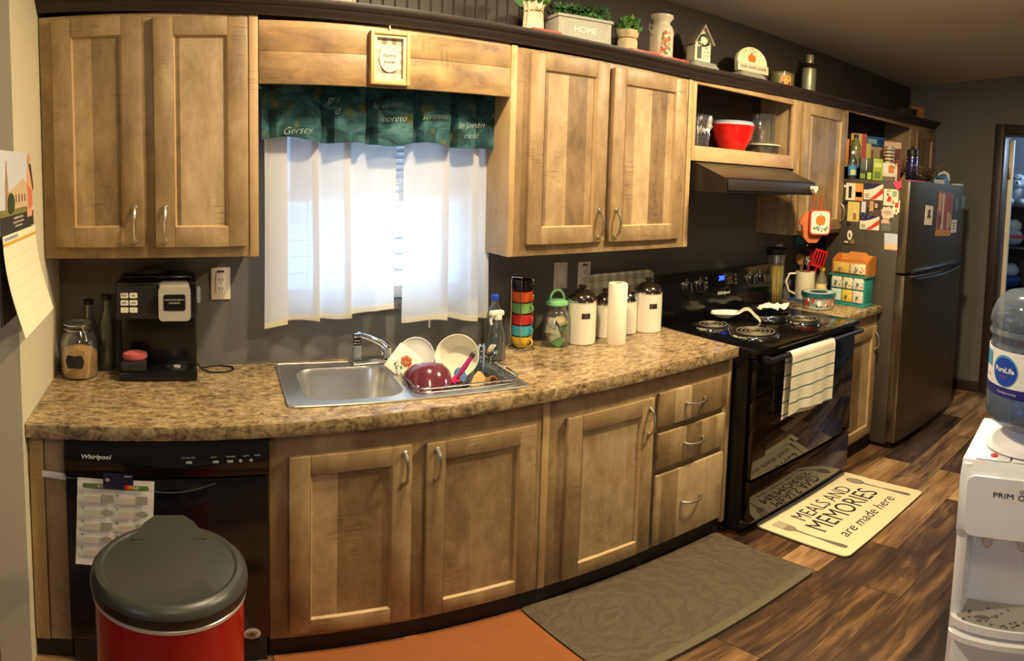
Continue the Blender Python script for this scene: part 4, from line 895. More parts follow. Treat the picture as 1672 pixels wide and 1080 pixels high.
# spice cabinet: two stacked little chests
def flower_mat(name, base, cols, s=55):
    g = G(name); o = g.obj(); v = g.n('ShaderNodeTexVoronoi'); g.put(v.inputs['Vector'], o); v.inputs['Scale'].default_value = s
    st = [(0,lin(cols[0]))]+[((k+1)/len(cols)*.62, lin(cc)) for k, cc in enumerate(cols[1:])]
    sp = g.n('ShaderNodeSeparateColor'); g.put(sp.inputs[0], v.outputs['Color']); c_ = g.ramp(sp.outputs[0], st, 'CONSTANT')
    g.base(g.mix(g.math('GREATER_THAN', v.outputs['Distance'], .42), c_, lin(base))); g.rough(.5); return g.m
def chest_knob(m, o, x, z): return MB().cyl(.006,.0,.006,m,ax='y').ball((0,-.010,0),.0075,m).build('knob', o, (x,-.008,z))
c = T('spice_chest', 'teal spice chest with six flowered drawers on short countertop', 'spice chest', (3.655,-.398,ZC), rz=-PI/2)
TW, TD, TH_ = .232, .100, .180
b = MB().box((-TW/2,TW/2),(0,TD),(.0,TH_),TEAL,.003).box((-TW/2-.008,TW/2+.008),(-.010,TD),(0,.014),TEAL,.003).box((-TW/2-.008,TW/2+.008),(-.012,TD),(TH_-.010,TH_),TEAL,.003); b.build('case', c)
fm = [flower_mat('drawer_print_%d' % k, *a) for k, a in enumerate((((236,220,190),[(196,60,60),(226,120,90),(80,140,110),(236,220,190)],90),((236,220,180),[(40,80,70),(226,150,60),(120,60,50),(236,220,180)],110),((232,220,200),[(200,50,56),(90,160,150),(232,200,180),(232,220,200)],90),((196,220,204),[(190,214,200),(210,226,212)],60),((234,190,70),[(234,190,70),(226,176,60)],40),((236,214,196),[(222,120,100),(236,190,170),(236,214,196)],120)))]
for r_ in range(2):
    for k in range(3):
        x0 = -TW/2+.010+.0725*k; z0 = .022+.078*(1-r_)
        o = MB().box((-.0325,.0325),(-.008,.01),(-.034,.034),fm[r_*3+k],.003).build('drawer', c, (x0+.0335,0,z0+.034)); chest_knob(TEAL,o,0,0)
c = T('spice_chest', 'orange wooden two drawer chest stacked on the teal chest', 'spice chest', (3.660,-.402,ZC+TH_+.001), rz=-PI/2)
OW = M((186,112,44),.45,var=.2,vs=14); OW2 = M((206,140,66),.45,var=.15,vs=14)
MB().box((-.115,.115),(0,.100),(0,.078),OW,.003).build('case', c)
for s_ in (-1,1):
    x = s_*.115; MB().prism([(0,.0),(.102,.0),(.102,.115),(.07,.118),(.03,.10),(.0,.078)], x-.004,x+.004, OW, 'yz').build('side_panel', c)
MB().prism([(-.115,.078),(.115,.078),(.115,.112),(.07,.114),(.05,.128),(-.05,.128),(-.07,.114),(-.115,.112)], .094,.102, OW2).build('back_board', c)
for k, m in enumerate((flower_mat('drawer_print_6',(226,186,96),[(226,186,96),(216,170,80)],60),flower_mat('drawer_print_7',(238,220,180),[(60,80,60),(226,140,60),(150,90,60),(238,220,180)],80))):
    o = MB().box((-.051,.051),(-.008,.01),(-.030,.030),m,.003).build('drawer', c, (-.055+.11*k,0,.040)); chest_knob(M((150,160,130),.4),o,0,0)
# ================================================================ open cabinet over the hood
ZO = 1.692+.0685
c = T('glass_pitcher', 'patterned clear glass pitcher left of the red bowl', 'pitcher', (2.578,-.165,ZO))
MB().lathe(wall_round([(.046,0),(.052,.006),(.054,.14),(.056,.150)],.004), GLASS).build('glass', c)
f = MB(); q = random.Random(8)
f.leaves(lambda g: (lambda a: ((.0555*math.cos(a),.0555*math.sin(a),g.uniform(.03,.12)),(-math.sin(a)*g.uniform(-1,1),math.cos(a)*.4,1)))(g.uniform(0,6.3)), 90, .030, [glassy('relief_glass',(250,250,245),.6,.35,.1)]); f.build('relief', c)
for lab, dz, k, m in (('red mixing bowl on the shelf above the range hood',0,1.0,M((216,26,22),.25,coat=.3)),('white mixing bowl nested inside the red bowl',.010,.955,M((226,222,220),.3)),('pale blue bowl nested inside the white bowl',.020,.91,M((170,180,206),.3))):
    c = T('mixing_bowl', lab, 'bowl', (2.862,-.135,ZO+dz), group='nested mixing bowls')
    MB().lathe(wall_round([(.058*k,0),(.064*k,.006),(.092*k,.06),(.108*k,.122)],.003), m, seg=44).build('shell', c)
    MB().lathe([(.106*k,.120),(.111*k,.122),(.111*k,.127),(.105*k,.126)], m, seg=44).build('rim', c)
c = T('cake_tray', 'clear plastic round tray right of the red bowl', 'tray', (3.125,-.13,ZO))
MB().lathe(wall_round([(.078,0),(.086,.045)],.002), PLAS, seg=40).build('tray', c)
MB().lathe([(0,.046),(.094,.046),(.095,.052),(.0,.053)], M((232,222,196),.5), seg=40).build('disc', c)
c = T('glass_canister', 'clear wide glass canister standing on the round tray', 'canister', (3.115,-.13,ZO+.0535))
MB().lathe(wall_round([(.062,0),(.066,.006),(.066,.15),(.070,.158)],.003), GLASS, seg=40).build('glass', c)
# ================================================================ on top of the cabinets
def on(x): return ztop(x)+.0008
REDT = M((196,66,54),.45)
def redtray(label, x0, x1, y=-.20):
    xm = (x0+x1)/2; z = max(ztop(x0),ztop(x1))+.0008
    c = T('red_tray', label, 'tray', (xm,y,z), group='flat red trays on the crown shelf'); MB().box((x0-xm,x1-xm),(-.075,.06),(0,.010),REDT,.003).build('plate', c); return z+.0105
z = redtray('red tray under the wrapped plant at the window end', 1.600, 1.725)
WRAP = M((226,208,176),.9,var=.1,vs=30); TWINE = M((160,120,70),.9)
c = T('potted_plant', 'green plant in a tall cream wrapped pot with twine', 'plant', (1.648,-.20,z))
def wrap(u, v):
    a = 2*PI*u; r_ = .040-.010*v+.010*max(0,v-.72)*3+.0035*math.sin(9*a)*(.3+v); return (r_*math.cos(a), r_*math.sin(a), .115*v+.010*math.sin(5*a)*max(0,v-.8)*5)
MB().sheet(wrap, 54, 12, WRAP, .002).build('wrapped_pot', c); t = MB().tube([(p[0]*.034,p[1]*.034,.078) for p in [(math.cos(2*PI*k/24),math.sin(2*PI*k/24)) for k in range(24)]],.002,TWINE,6,True); t.tube([(.0,-.036,.078),(.014,-.040,.090),(.018,-.04,.078),(.0,-.036,.078),(-.014,-.04,.09),(-.018,-.04,.076),(0,-.036,.078),(.006,-.04,.05)],.0014,TWINE,5); t.build('twine', c)
MB().leaves(lambda g: ((g.uniform(-.024,.024),g.uniform(-.024,.024),.09+g.uniform(0,.03)),(g.uniform(-1,1),g.uniform(-1,1),g.uniform(.2,1.4))), 90, .055, [GREEN,LGREEN], 4).build('foliage', c)
c = T('planter_box', 'grey HOME planter box with bushy green plant', 'planter', (1.862,-.185,on(1.75)), rz=-.10)
GP = M((176,174,160),.8,var=.08); GPL = M((226,222,206),.8)
b = MB(); 
for x, y in (((-.116,.116),(-.055,-.048)),((-.116,.116),(.048,.055)),((-.116,-.109),(-.048,.048)),((.109,.116),(-.048,.048))): b.box(x,y,(0,.098),GP,.002)
b.box((-.109,.109),(-.048,.048),(.002,.006),GP).box((-.122,.122),(-.061,-.046),(.088,.100),GP,.002).box((-.122,.122),(.046,.061),(.088,.100),GP,.002).box((-.122,-.107),(-.05,.05),(.088,.100),GP,.002).box((.107,.122),(-.05,.05),(.088,.100),GP,.002); b.build('box', c)
t = MB(); text(t,'HOME',.036,GPL,(.0,-.0555,.046),0,.0006); 
for g_ in (.0,.006): t.tube([(p[0],-.0555,p[1]) for p in rrect(-.10+g_,.10-g_,.010+g_,.082-g_,.016)],.0009,GPL,4,True)
t.tube([(p[0],-.0555,p[1]) for p in rrect(-.062,.062,.024,.068,.003)],.0009,GPL,4,True); t.build('lettering', c)
MB().box((-.108,.108),(-.047,.047),(.006,.085),M((60,46,34),.9)).build('soil', c)
MB().leaves(lambda g: ((g.uniform(-.105,.105),g.uniform(-.045,.045),.085+g.uniform(0,.06)),(g.uniform(-1,1),g.uniform(-1,1),g.uniform(-.1,1.2))), 800, .025, [GREEN,M((74,112,56),.6,var=.3),M((44,84,40),.6,var=.3)], 6).build('foliage', c)
z = redtray('red tray under the small burlap potted plant', 2.055, 2.212)
c = T('potted_plant', 'small fern in a ruffled burlap pot beside milk can', 'plant', (2.098,-.20,z))
BUR = M((206,186,146),.95,var=.15,vs=60,bump=.4)
def bur(u, v):
    a = 2*PI*u; r_ = .040+.004*v-.006*math.exp(-((v-.62)/.10)**2)+.005*math.sin(8*a)*max(0,v-.55); return (r_*math.cos(a), r_*math.sin(a), .088*v)
MB().sheet(bur, 48, 14, BUR, .002).build('burlap_pot', c); MB().tube([(.040*math.cos(2*PI*k/24),.040*math.sin(2*PI*k/24),.054) for k in range(24)],.002,TWINE,6,True).build('twine', c)
MB().leaves(lambda g: ((g.uniform(-.03,.03),g.uniform(-.03,.03),.078+g.uniform(0,.05)),(g.uniform(-1,1),g.uniform(-1,1),g.uniform(.1,1.5))), 220, .030, [GREEN,LGREEN], 9).build('foliage', c)
z = redtray('red tray under the cream milk can', 2.225, 2.385)
c = T('milk_can', 'cream milk can with orange flower print on red tray', 'milk can', (2.298,-.185,z))
MC = M((206,196,170),.4,var=.1); MB().lathe(wall_round([(.048,0),(.052,.006),(.052,.125),(.046,.148),(.036,.160),(.036,.172),(.050,.190),(.050,.200)],.003), MC, seg=36).build('body', c)
for s_ in (-1,1): MB().tube([(s_*.050,0,.135),(s_*.070,0,.150),(s_*.072,0,.125),(s_*.055,0,.105)],.004,M((150,140,130),.4,.5),8).build('handle', c)
f = MB(); q = random.Random(21); FL = [M((190,84,40),.6),M((206,130,70),.6),M((150,60,40),.6),GREEN]
for k in range(26): a = -1.9+q.uniform(-.38,.38); z_ = q.uniform(.02,.115); s_ = q.uniform(.005,.011); f.X = RZ(a) @ TR(.0522,0,z_) @ RY(PI/2); f.prism(ell(0,0,s_,s_*.8,8),0,.0008,q.choice(FL),'xy')
f.X = Matrix(); f.build('flower_print', c)
c = T('plastic_box', 'low clear plastic container under the white birdhouse', 'container', (2.572,-.15,on(2.46)))
MB().sheet(lambda u,v: ((u-.5)*.235,(v-.5)*.16,.050*min(1,5*min(u,1-u))*min(1,5*min(v,1-v))), 20, 14, FROST, .0015).build('shell', c)
c = T('birdhouse', 'small white wooden birdhouse with a dark wreath', 'birdhouse', (2.572,-.15,on(2.46)+.0515), rz=-.25)
BW = M((232,220,188),.7); RF = M((150,140,116),.7,var=.2)
MB().prism([(-.042,0),(.042,0),(.042,.095),(0,.165),(-.042,.095)], -.035,.035, BW).build('house_body', c)
for s_ in (-1,1):
    r_ = MB(); r_.X = TR(0,0,.178) @ RY(s_*1.03); r_.box((0,.112) if s_ > 0 else (-.112,0),(-.052,.045),(-.008,0),RF,.002); r_.build('roof_panel', c)
MB().box((-.030,-.008),(-.037,-.034),(.012,.070),M((56,60,50),.6)).build('door_panel', c)
t = MB()
for k, s_ in enumerate(('BE','OUR','GUEST')): text(t,s_,.015,M((150,120,84),.7),(.020,-.0358,.064-.018*k))
t.build('lettering', c)
b = MB(); b.leaves(lambda g: (lambda a: ((.020*math.cos(a),-.040,.100+.020*math.sin(a)),(math.cos(a+g.uniform(-1,1)),g.uniform(-.8,-.1),math.sin(a+g.uniform(-1,1)))))(g.uniform(0,6.3)), 90, .014, [M((60,72,56),.7),M((90,100,86),.7)], 3); b.build('wreath', c)
c = T('clear_stand', 'clear plastic container under the arched welcome sign', 'container', (2.925,-.165,on(2.83)))
MB().sheet(lambda u,v: ((u-.5)*.24,(v-.5)*.13,.046*min(1,6*min(u,1-u))*min(1,6*min(v,1-v))), 20, 14, FROST, .0015).build('shell', c)
c = T('arched_sign', 'cream arched sign with an orange pumpkin print', 'sign', (2.935,-.175,on(2.83)+.0475), rot=(-.06,0,-.12))
ap = [(-.105,.0),(.105,.0),(.105,.05)]+[(.105*math.cos(PI*k/20),.05+.085*math.sin(PI*k/20)) for k in range(1,20)]+[(-.105,.05)]
MB().prism(ap, -.010,.010, M((240,226,184),.6)).build('board', c)
MB().box((-.108,.108),(-.018,-.010),(.0,.046),M((206,196,164),.6),.002).build('plank', c)
t = MB(); text(t,'OUR HAPPY HOME',.0215,M((86,76,62),.7),(0,-.0185,.023)); t.build('lettering', c)
f = MB(); 
for k in (-1,0,1): f.prism(ell(-.005+.012*k,.074,.015,.019), -.0125-.0004*(k==0),-.010, ORG)
f.box((-.010,-.004),(-.0125,-.010),(.092,.104),M((110,90,50),.7)); q = random.Random(2)
for k in range(30): a = q.uniform(.35,2.8); r_ = q.uniform(.055,.09); f.prism(ell(r_*math.cos(a),.055+.8*r_*math.sin(a),.0016,.004,6), -.011,-.010, M((170,140,90),.7))
f.build('pumpkin_print', c)
c = T('candle_jar', 'olive green candle in glass jar with orange label', 'candle', (3.228,-.15,on(3.24)))
MB().lathe([(0,0),(.066,0),(.070,.006),(.070,.078),(.062,.086),(0,.086)], M((132,126,54),.25,coat=.5), seg=40).build('candle', c)
MB().lathe([(.0705,.004),(.0705,.090),(.067,.092)], GLASS, seg=40).build('glass', c)
f = MB(); lbp = [(-.030,0),(.030,0),(.030,.042),(.022,.054),(-.022,.054),(-.030,.042)]
f.sheet(lambda u,v: (.0716*math.sin((u-.5)*.86), -.0716*math.cos((u-.5)*.86), .012+.056*v*(1-.25*(2*u-1)**4)), 12, 6, M((226,146,70),.6,var=.1), .0006)
for a, z_, s_, m in ((0,.034,.014,M((236,176,84),.6)),(-.26,.026,.008,M((96,60,40),.6)),(.26,.024,.009,M((140,60,40),.6)),(.2,.05,.005,GREEN),(-.2,.05,.005,GREEN),(0,.032,.005,M((120,60,40),.6))): f.X = RZ(a-PI/2) @ TR(.0724,0,z_) @ RY(PI/2); f.prism(ell(0,0,s_,s_,12),0,.0005,m,'xy')
f.X = Matrix(); f.build('label_print', c, rot=(0,0,-.55))
c = T('cocktail_shaker', 'tall brushed metal shaker bottle at right of the candle', 'shaker', (3.515,-.14,on(3.55)))
MS = M((168,168,138),.4,.55,var=.1); MB().lathe([(0,0),(.040,0),(.042,.005),(.042,.150),(.040,.158),(0,.158)], MS, seg=36).build('body', c); MB().lathe([(.040,.158),(.034,.178),(.024,.190),(0,.190)], M((90,86,70),.3,.9)).build('shoulder', c); MB().lathe([(.023,.190),(.024,.235),(.020,.242),(0,.242)], MS).build('cap', c)
c = T('picture_block', 'small brown picture block at far corner on cabinets', 'picture', (5.10,-.14,on(5.1)), rz=-.5)
MB().box((-.075,.075),(-.012,.012),(0,.118),M((150,96,56),.6,var=.25,vs=30),.002).build('block', c); MB().box((-.066,.066),(-.0135,-.0115),(.009,.109),M((170,120,74),.7,var=.5,vs=26)).build('print', c)
c = T('dark_basket', 'dark low basket behind the corner picture block', 'basket', (4.90,-.13,on(4.86))); MB().lathe(wall_round([(.10,0),(.12,.07)],.006),M((52,42,32),.8,var=.3,vs=60),sy=.7).build('basket', c)
# ================================================================ on top of the refrigerator
ZF = 1.6635
def foodbox(label, x0, x1, y, d, z, h, m, deco=None, name='food_box', cat='box', rz=0.0):
    xm = (x0+x1)/2; c = T(name, label, cat, (xm,y,z), rz); w_ = x1-x0
    MB().box((-w_/2,w_/2),(0,d),(0,h),m,.002).build('carton', c)
    if deco:
        f = MB()
        for (u0,u1,v0,v1,mm) in deco: f.box((-w_/2+w_*u0,-w_/2+w_*u1),(-.0012,.0005),(h*v0,h*v1),mm)
        f.build('print', c)
    return c
YB_ = M((224,178,40),.5); RD = M((176,34,24),.5); LBL = M((70,140,190),.5); WHT = M((226,216,190),.6); BRN = M((110,70,44),.6); LIM = M((156,176,44),.5); DGR = M((40,52,34),.5); PNK = M((176,96,96),.5)
c = T('dish_soap_bottle', 'clear bottle with blue label at left on refrigerator', 'bottle', (3.846,-.278,ZF))
MB().lathe(wall_round([(.025,0),(.027,.006),(.027,.105),(.019,.132),(.010,.148),(.010,.155)],.0015), PLAS).build('bottle', c); MB().lathe([(.0276,.020),(.0276,.085)],LBL).build('label_band', c)
f = MB(); f.sheet(lambda u,v: (.0282*math.sin(u*1.2-1.4), -.0282*math.cos(u*1.2-1.4), .025+.03*v), 8, 2, M((210,206,120),.6), .0004); f.build('label_print', c); MB().cyl(.012,.153,.170,WHITE,b=.002).build('cap', c)
def fbox(label, x, y, w_, d, z, h, m, deco=None, rz=-.95): return foodbox(label, x-w_/2, x+w_/2, y, d, z, h, m, deco, rz=rz)
fbox('dark green snack box with lime chevrons on refrigerator', 3.905,-.345,.080,.05,ZF,.132,DGR,((.06,.14,.05,.28,LIM),(.19,.27,.05,.28,LIM),(.32,.40,.05,.28,LIM),(.60,.90,.02,.34,M((170,206,50),.5)),(.45,.52,.45,.95,WHT),(.1,.35,.5,.7,M((80,96,60),.6))))
fbox('lime green snack box right of the dark green one', 3.968,-.392,.062,.045,ZF,.135,LIM,((.1,.9,.6,.8,M((206,214,120),.5)),(.2,.8,.08,.4,M((96,120,36),.5))))
fbox('yellow and red cereal box standing in the refrigerator cabinet', 4.115,-.165,.105,.05,1.766,.205,YB_,((.70,1.0,0,1,RD),(.1,.5,.6,.8,M((240,214,110),.5))))
fbox('orange packet box at left inside the refrigerator cabinet', 3.895,-.185,.06,.05,1.766,.150,M((214,120,40),.5),((.2,.7,.3,.6,M((236,190,90),.5)),))
c = T('clear_jug', 'clear yellowish plastic jug inside the refrigerator cabinet', 'jug', (4.015,-.200,1.766)); MB().lathe(wall_round([(.031,0),(.035,.008),(.035,.11),(.018,.15),(.014,.17)],.002), glassy('jug_plastic',(206,206,150),.5,.3,.1)).build('jug', c); MB().cyl(.016,.168,.188,M((60,60,80),.5)).build('cap', c)
fbox('yellow box standing between the cereal box and tan box', 4.245,-.160,.06,.04,1.766,.15,M((206,196,96),.5))
fbox('tan box lying flat under the blue box', 4.390,-.150,.13,.07,1.766,.145,M((196,170,130),.6),((.1,.4,.2,.8,M((150,110,80),.6)),),-.6)
fbox('blue foil box lying on top of the tan box', 4.375,-.165,.155,.07,1.912,.062,M((50,110,160),.4),((.05,.5,.2,.7,M((160,196,206),.5)),(.62,.95,.15,.8,M((28,70,130),.5))),-.6)
fbox('white tea box with orange picture on refrigerator top', 4.065,-.425,.105,.06,ZF,.116,WHT,((.45,.8,.45,.85,M((206,120,44),.6)),(.1,.9,.03,.25,M((120,100,80),.6)),(.05,.4,.4,.9,M((236,230,210),.6))))
c = T('spice_tin', 'striped brown and cream tin standing on the white box', 'tin', (4.100,-.402,ZF+.117))
MB().cyl(.031,0,.095,M((206,190,160),.4),b=.003).build('tin', c); f = MB()
for k in range(4): f.lathe([(.0315,.010+.022*k),(.0315,.020+.022*k)],M((96,64,44),.5))
f.build('bands', c); MB().cyl(.032,.095,.108,M((180,176,166),.4,.5),b=.002).build('lid', c)
fbox('tall pink and brown carton in the refrigerator cabinet', 4.590,-.140,.11,.06,1.766,.205,M((196,160,130),.6),((.38,.85,.40,.86,M((150,44,44),.6)),(.05,.3,.1,.9,M((210,190,150),.6)),(.4,.9,.05,.3,M((130,70,60),.6))))
fbox('maroon printed carton standing on refrigerator behind twigs', 4.265,-.345,.125,.06,ZF,.275,M((146,84,70),.6),((.05,.95,.82,.97,M((214,186,150),.6)),(.1,.6,.55,.8,M((200,170,130),.6)),(.1,.9,.2,.5,M((170,60,60),.6)),(.65,.92,.55,.8,M((90,40,36),.6))))
c = T('tumbler', 'purple insulated tumbler with dark lid on refrigerator', 'tumbler', (4.405,-.430,ZF))
MB().lathe([(0,0),(.036,0),(.038,.006),(.039,.165),(.037,.170),(0,.170)], M((44,44,112),.3,.3,coat=.3), seg=32).build('body', c); MB().lathe([(.037,.168),(.038,.176),(.037,.180)],CHROME,seg=32).build('steel_ring', c); MB().cyl(.039,.180,.230,M((34,36,34),.4),b=.004).tube(arc((0,0,.222),.028,0,PI,10,'xz',.024),.006,M((34,36,34),.4),8).build('lid', c)
c = T('twig_wreath', 'dark twig garland with small berries on refrigerator edge', 'garland', (4.36,-.515,ZF+.006))
b = MB(); q = random.Random(15); TWG = M((52,38,28),.8)
for k in range(26):
    s_ = -1 if k % 2 else 1; x0 = q.uniform(-.05,.05); L_ = q.uniform(.10,.30); y0 = q.uniform(-.02,.03)
    b.tube([(x0,y0,.01),(x0+s_*L_*.4,y0+q.uniform(-.03,.03),.015+q.uniform(0,.03)),(x0+s_*L_*.8,y0+q.uniform(-.03,.03),.05+q.uniform(0,.05)),(x0+s_*L_,y0+q.uniform(-.04,.04),.085+q.uniform(-.03,.06))],[.004,.003,.0022,.0015],TWG,5)
b.build('twigs', c); f = MB()
for k in range(90):
    s_ = q.choice((-1,1)); L_ = q.uniform(.03,.34); f.ball((s_*L_,q.uniform(-.06,.06),.014+.26*L_+q.uniform(-.01,.05)),q.uniform(.0035,.006),q.choice((M((120,70,40),.5),M((160,130,80),.5),TWG)),seg=7,rings=4)
f.build('berries', c)['kind'] = 'stuff'
c = T('cloth_bundle', 'tan cloth bundle behind the purple tumbler', 'cloth', (4.52,-.37,ZF+.018)); MB().sheet(lambda u,v: ((u-.5)*.16,(v-.5)*.10,.09*math.sin(PI*u)*math.sin(PI*v)+.012*math.sin(13*u+5*v)), 16, 12, M((190,150,104),.9,var=.2), .003).build('cloth', c)
c = T('pink_folder', 'flat pink folder lying at refrigerator front edge', 'folder', (4.165,-.575,ZF+.0005)); MB().box((-.13,.15),(-.045,.04),(0,.012),M((206,110,112),.6),.002).build('cover', c)
c = T('toy_shoe', 'blue and white child sandal at right on refrigerator', 'shoe', (4.55,-.600,ZF+.001), rz=.2)
MB().prism([(-.10,0),(.10,0),(.115,.02),(.11,.032),(.0,.026),(-.10,.034)],-.035,.035,M((150,160,166),.5)).build('sole', c)
MB().sheet(lambda u,v: (-.09+.13*u, -.04*math.cos(PI*v), .024+.055*math.sin(PI*v)*(.6+.4*u)), 8, 12, M((64,110,160),.6,var=.2), .006).build('upper', c); MB().tube([(.05,-.038,.03),(.075,-.03,.075),(.09,0,.092),(.075,.03,.075),(.05,.038,.03)],.012,M((206,206,190),.6),8).build('strap', c)
# ---------------------------------------------------------------- papers and magnets on the refrigerator side (faces the room's left)
FXS = FX0-.0012
def onside(label, name, cat, y0, y1, z0, z1, m, deco=(), tilt=0.0, poly=None, th=.0016, lift=0.0):
    """y0 is the edge nearer the wall; deco rectangles in fractions of the sheet, left to right as seen"""
    ym, zm = (y0+y1)/2, (z0+z1)/2; w_, h_ = abs(y1-y0), z1-z0
    c = T(name, label, cat, (FXS-lift,ym,zm), rot=(tilt,0,-PI/2))
    pts = poly(w_,h_) if poly else [(-w_/2,-h_/2),(w_/2,-h_/2),(w_/2,h_/2),(-w_/2,h_/2)]
    MB().prism(pts, -th, 0, m).build('sheet', c)
    if deco:
        f = MB()
        for d_ in deco:
            if len(d_) == 5: u0,u1,v0,v1,mm = d_; f.box((-w_/2+w_*u0,-w_/2+w_*u1),(-th-.0008,-th+.0002),(-h_/2+h_*v0,-h_/2+h_*v1),mm)
            else: f.prism([(-w_/2+w_*p,-h_/2+h_*q_) for p,q_ in d_[0]], -th-.0008*d_[2], -th+.0002, d_[1])
        f.build('print', c)
    return c
NAVY = M((38,40,76),.6); REDC = M((206,60,50),.6); IVO = M((238,224,194),.7); OR2 = M((228,150,60),.6)
flag = (([(0,.62),(.15,.60),(.5,.70),(.85,.92),(1,1),(0,1)],NAVY,1),([(.30,.0),(.62,.05),(1,.42),(1,.78),(.62,.33)],REDC,1),(.12,.16,.80,.86,IVO),(.42,.46,.86,.92,IVO),(.06,.30,.10,.14,INK),(.06,.28,.2,.24,INK),(.06,.30,.3,.34,INK))
onside('orange and white card at the top left of refrigerator side','card','card',-.268,-.386,1.532,1.636,IVO,((.55,1,.0,1,OR2),(.58,.96,.2,.5,REDC),(.16,.34,.12,.8,INK),(.20,.30,.72,.86,M((220,180,140),.6))))
onside('upper flag postcard at top of the refrigerator side','postcard','postcard',-.392,-.520,1.543,1.640,IVO,flag,.04)
onside('yellow dog card below the orange and white card','card','card',-.287,-.368,1.400,1.522,M((216,196,110),.7),((.5,.75,.1,.45,M((150,110,60),.6)),(.55,.72,.45,.62,M((236,210,160),.6)),(.0,1,.0,.05,M((150,130,70),.6))))
onside('photo collage between the two flag postcards','photo','photo',-.375,-.520,1.430,1.540,M((90,70,64),.6,var=.4,vs=40),((.05,.25,.3,.9,M((206,206,210),.6)),(.28,.4,.1,.6,M((44,36,40),.6)),(.42,.6,.4,.95,M((196,150,110),.6)),(.62,.95,.5,.95,M((60,44,44),.6)),(.66,.8,.6,.85,M((220,190,150),.6)),(.05,.2,.05,.3,NAVY)),-.02)
onside('lower flag postcard under the photo collage','postcard','postcard',-.378,-.508,1.362,1.446,IVO,flag,.02,lift=.002)
scal = lambda w_,h_: [(w_*.5*(1+.10*math.cos(9*a))*math.cos(a), h_*.5*(1+.10*math.cos(9*a))*math.sin(a)) for a in [2*PI*k/48 for k in range(48)]]
onside('white child drawing of red birds beside the upper flag','drawing','drawing',-.527,-.622,1.515,1.612,IVO,(([(.2,.25),(.5,.2),(.55,.5),(.35,.62)],REDC,1),([(.55,.1),(.75,.15),(.7,.35)],REDC,1),(.2,.5,.86,.92,LGREEN),(.6,.9,.55,.9,M((150,170,130),.6)),(.22,.34,.6,.75,BRN)),.05)
onside('pale scalloped tag below the red bird drawing','tag','tag',-.510,-.606,1.437,1.506,M((236,206,176),.8),((.2,.8,.45,.5,INK),(.25,.75,.6,.64,INK),(.3,.7,.3,.34,M((190,120,100),.6))),0,scal)
onside('ragged pale paper scrap under the scalloped tag','paper_scrap','paper',-.520,-.575,1.388,1.438,M((226,190,160),.8),(),.2,scal)
onside('small red and white cutout at far right of the papers','cutout','cutout',-.590,-.640,1.465,1.560,IVO,(([(.25,.45),(.7,.4),(.75,.8),(.3,.85)],REDC,1),(.4,.6,.1,.35,M((160,120,90),.6))),-.10,scal)
onside('grey translucent card below the papers on refrigerator side','card','card',-.522,-.585,1.362,1.408,M((110,106,96),.5),((.2,.7,.5,.56,M((160,156,140),.6)),))
onside('beach sunset bookmark slanted on refrigerator side','bookmark','bookmark',-.550,-.636,1.195,1.352,M((206,214,226),.6),((.0,1,.36,.60,M((236,206,160),.6)),(.0,1,.30,.38,M((120,84,90),.6)),([(0,0),(.85,0),(1,.12),(1,.32),(0,.32)],M((170,84,96),.6,var=.4,vs=90),1)),.13)
onside('dark magnet cluster with white oval below the yellow card','magnet','magnet',-.272,-.352,1.262,1.302,M((66,60,50),.5),((.05,.4,.2,.45,IVO),(.55,.95,.1,.8,M((130,110,84),.6,var=.4,vs=80))))
onside('white oval magnet above the dark magnet cluster','magnet','magnet',-.296,-.330,1.288,1.348,IVO,((.35,.65,.3,.7,M((90,84,70),.6)),),0,lambda w_,h_: ell(0,0,w_/2,h_/2,24),.004,.003)
onside('pink heart magnet at the refrigerator top corner','magnet','magnet',-.587,-.655,1.612,1.668,M((226,70,104),.4),(),-.15,lambda w_,h_: heart(w_*.5),.006)
onside('small white round magnet left of the orange card','magnet','magnet',-.253,-.267,1.607,1.624,WHITE,(),0,lambda w_,h_: ell(0,0,w_/2,h_/2,16),.006)
for lab, y, z in (('dark round magnet at left edge of the yellow card',-.276,1.518),('dark round magnet at the foot of the yellow card',-.302,1.388)):
    onside(lab,'magnet','magnet',y+.011,y-.011,z-.011,z+.011,M((34,34,46),.3),(),0,lambda w_,h_: ell(0,0,w_/2,h_/2,16),.007,.002)
# papers on the freezer door (faces the room)
def onfront(label, name, cat, x0, x1, z0, z1, m, deco=(), tilt=0.0):
    xm, zm = (x0+x1)/2, (z0+z1)/2; w_, h_ = x1-x0, z1-z0
    yy = min(-.690-.022*max(0,math.sin(PI*(x-FX0)/FW))**.5 for x in (x0,xm,x1))-.0012
    c = T(name, label, cat, (xm,yy,zm), rot=(0,tilt,0)); MB().box((-w_/2,w_/2),(-.0016,0),(-h_/2,h_/2),m).build('sheet', c)
    if deco:
        f = MB()
        for u0,u1,v0,v1,mm in deco: f.box((-w_/2+w_*u0,-w_/2+w_*u1),(-.0024,-.0014),(-h_/2+h_*v0,-h_/2+h_*v1),mm)
        f.build('print', c)
onfront('small white portrait card on the freezer door','card','card',4.010,4.135,1.405,1.525,IVO,((.35,.65,.45,.8,M((90,60,44),.6)),(.25,.75,.35,.48,M((120,110,70),.6))),.05)
FP = [M((170,60,40),.6),M((206,160,110),.6),M((220,190,140),.6),M((120,60,44),.6)]
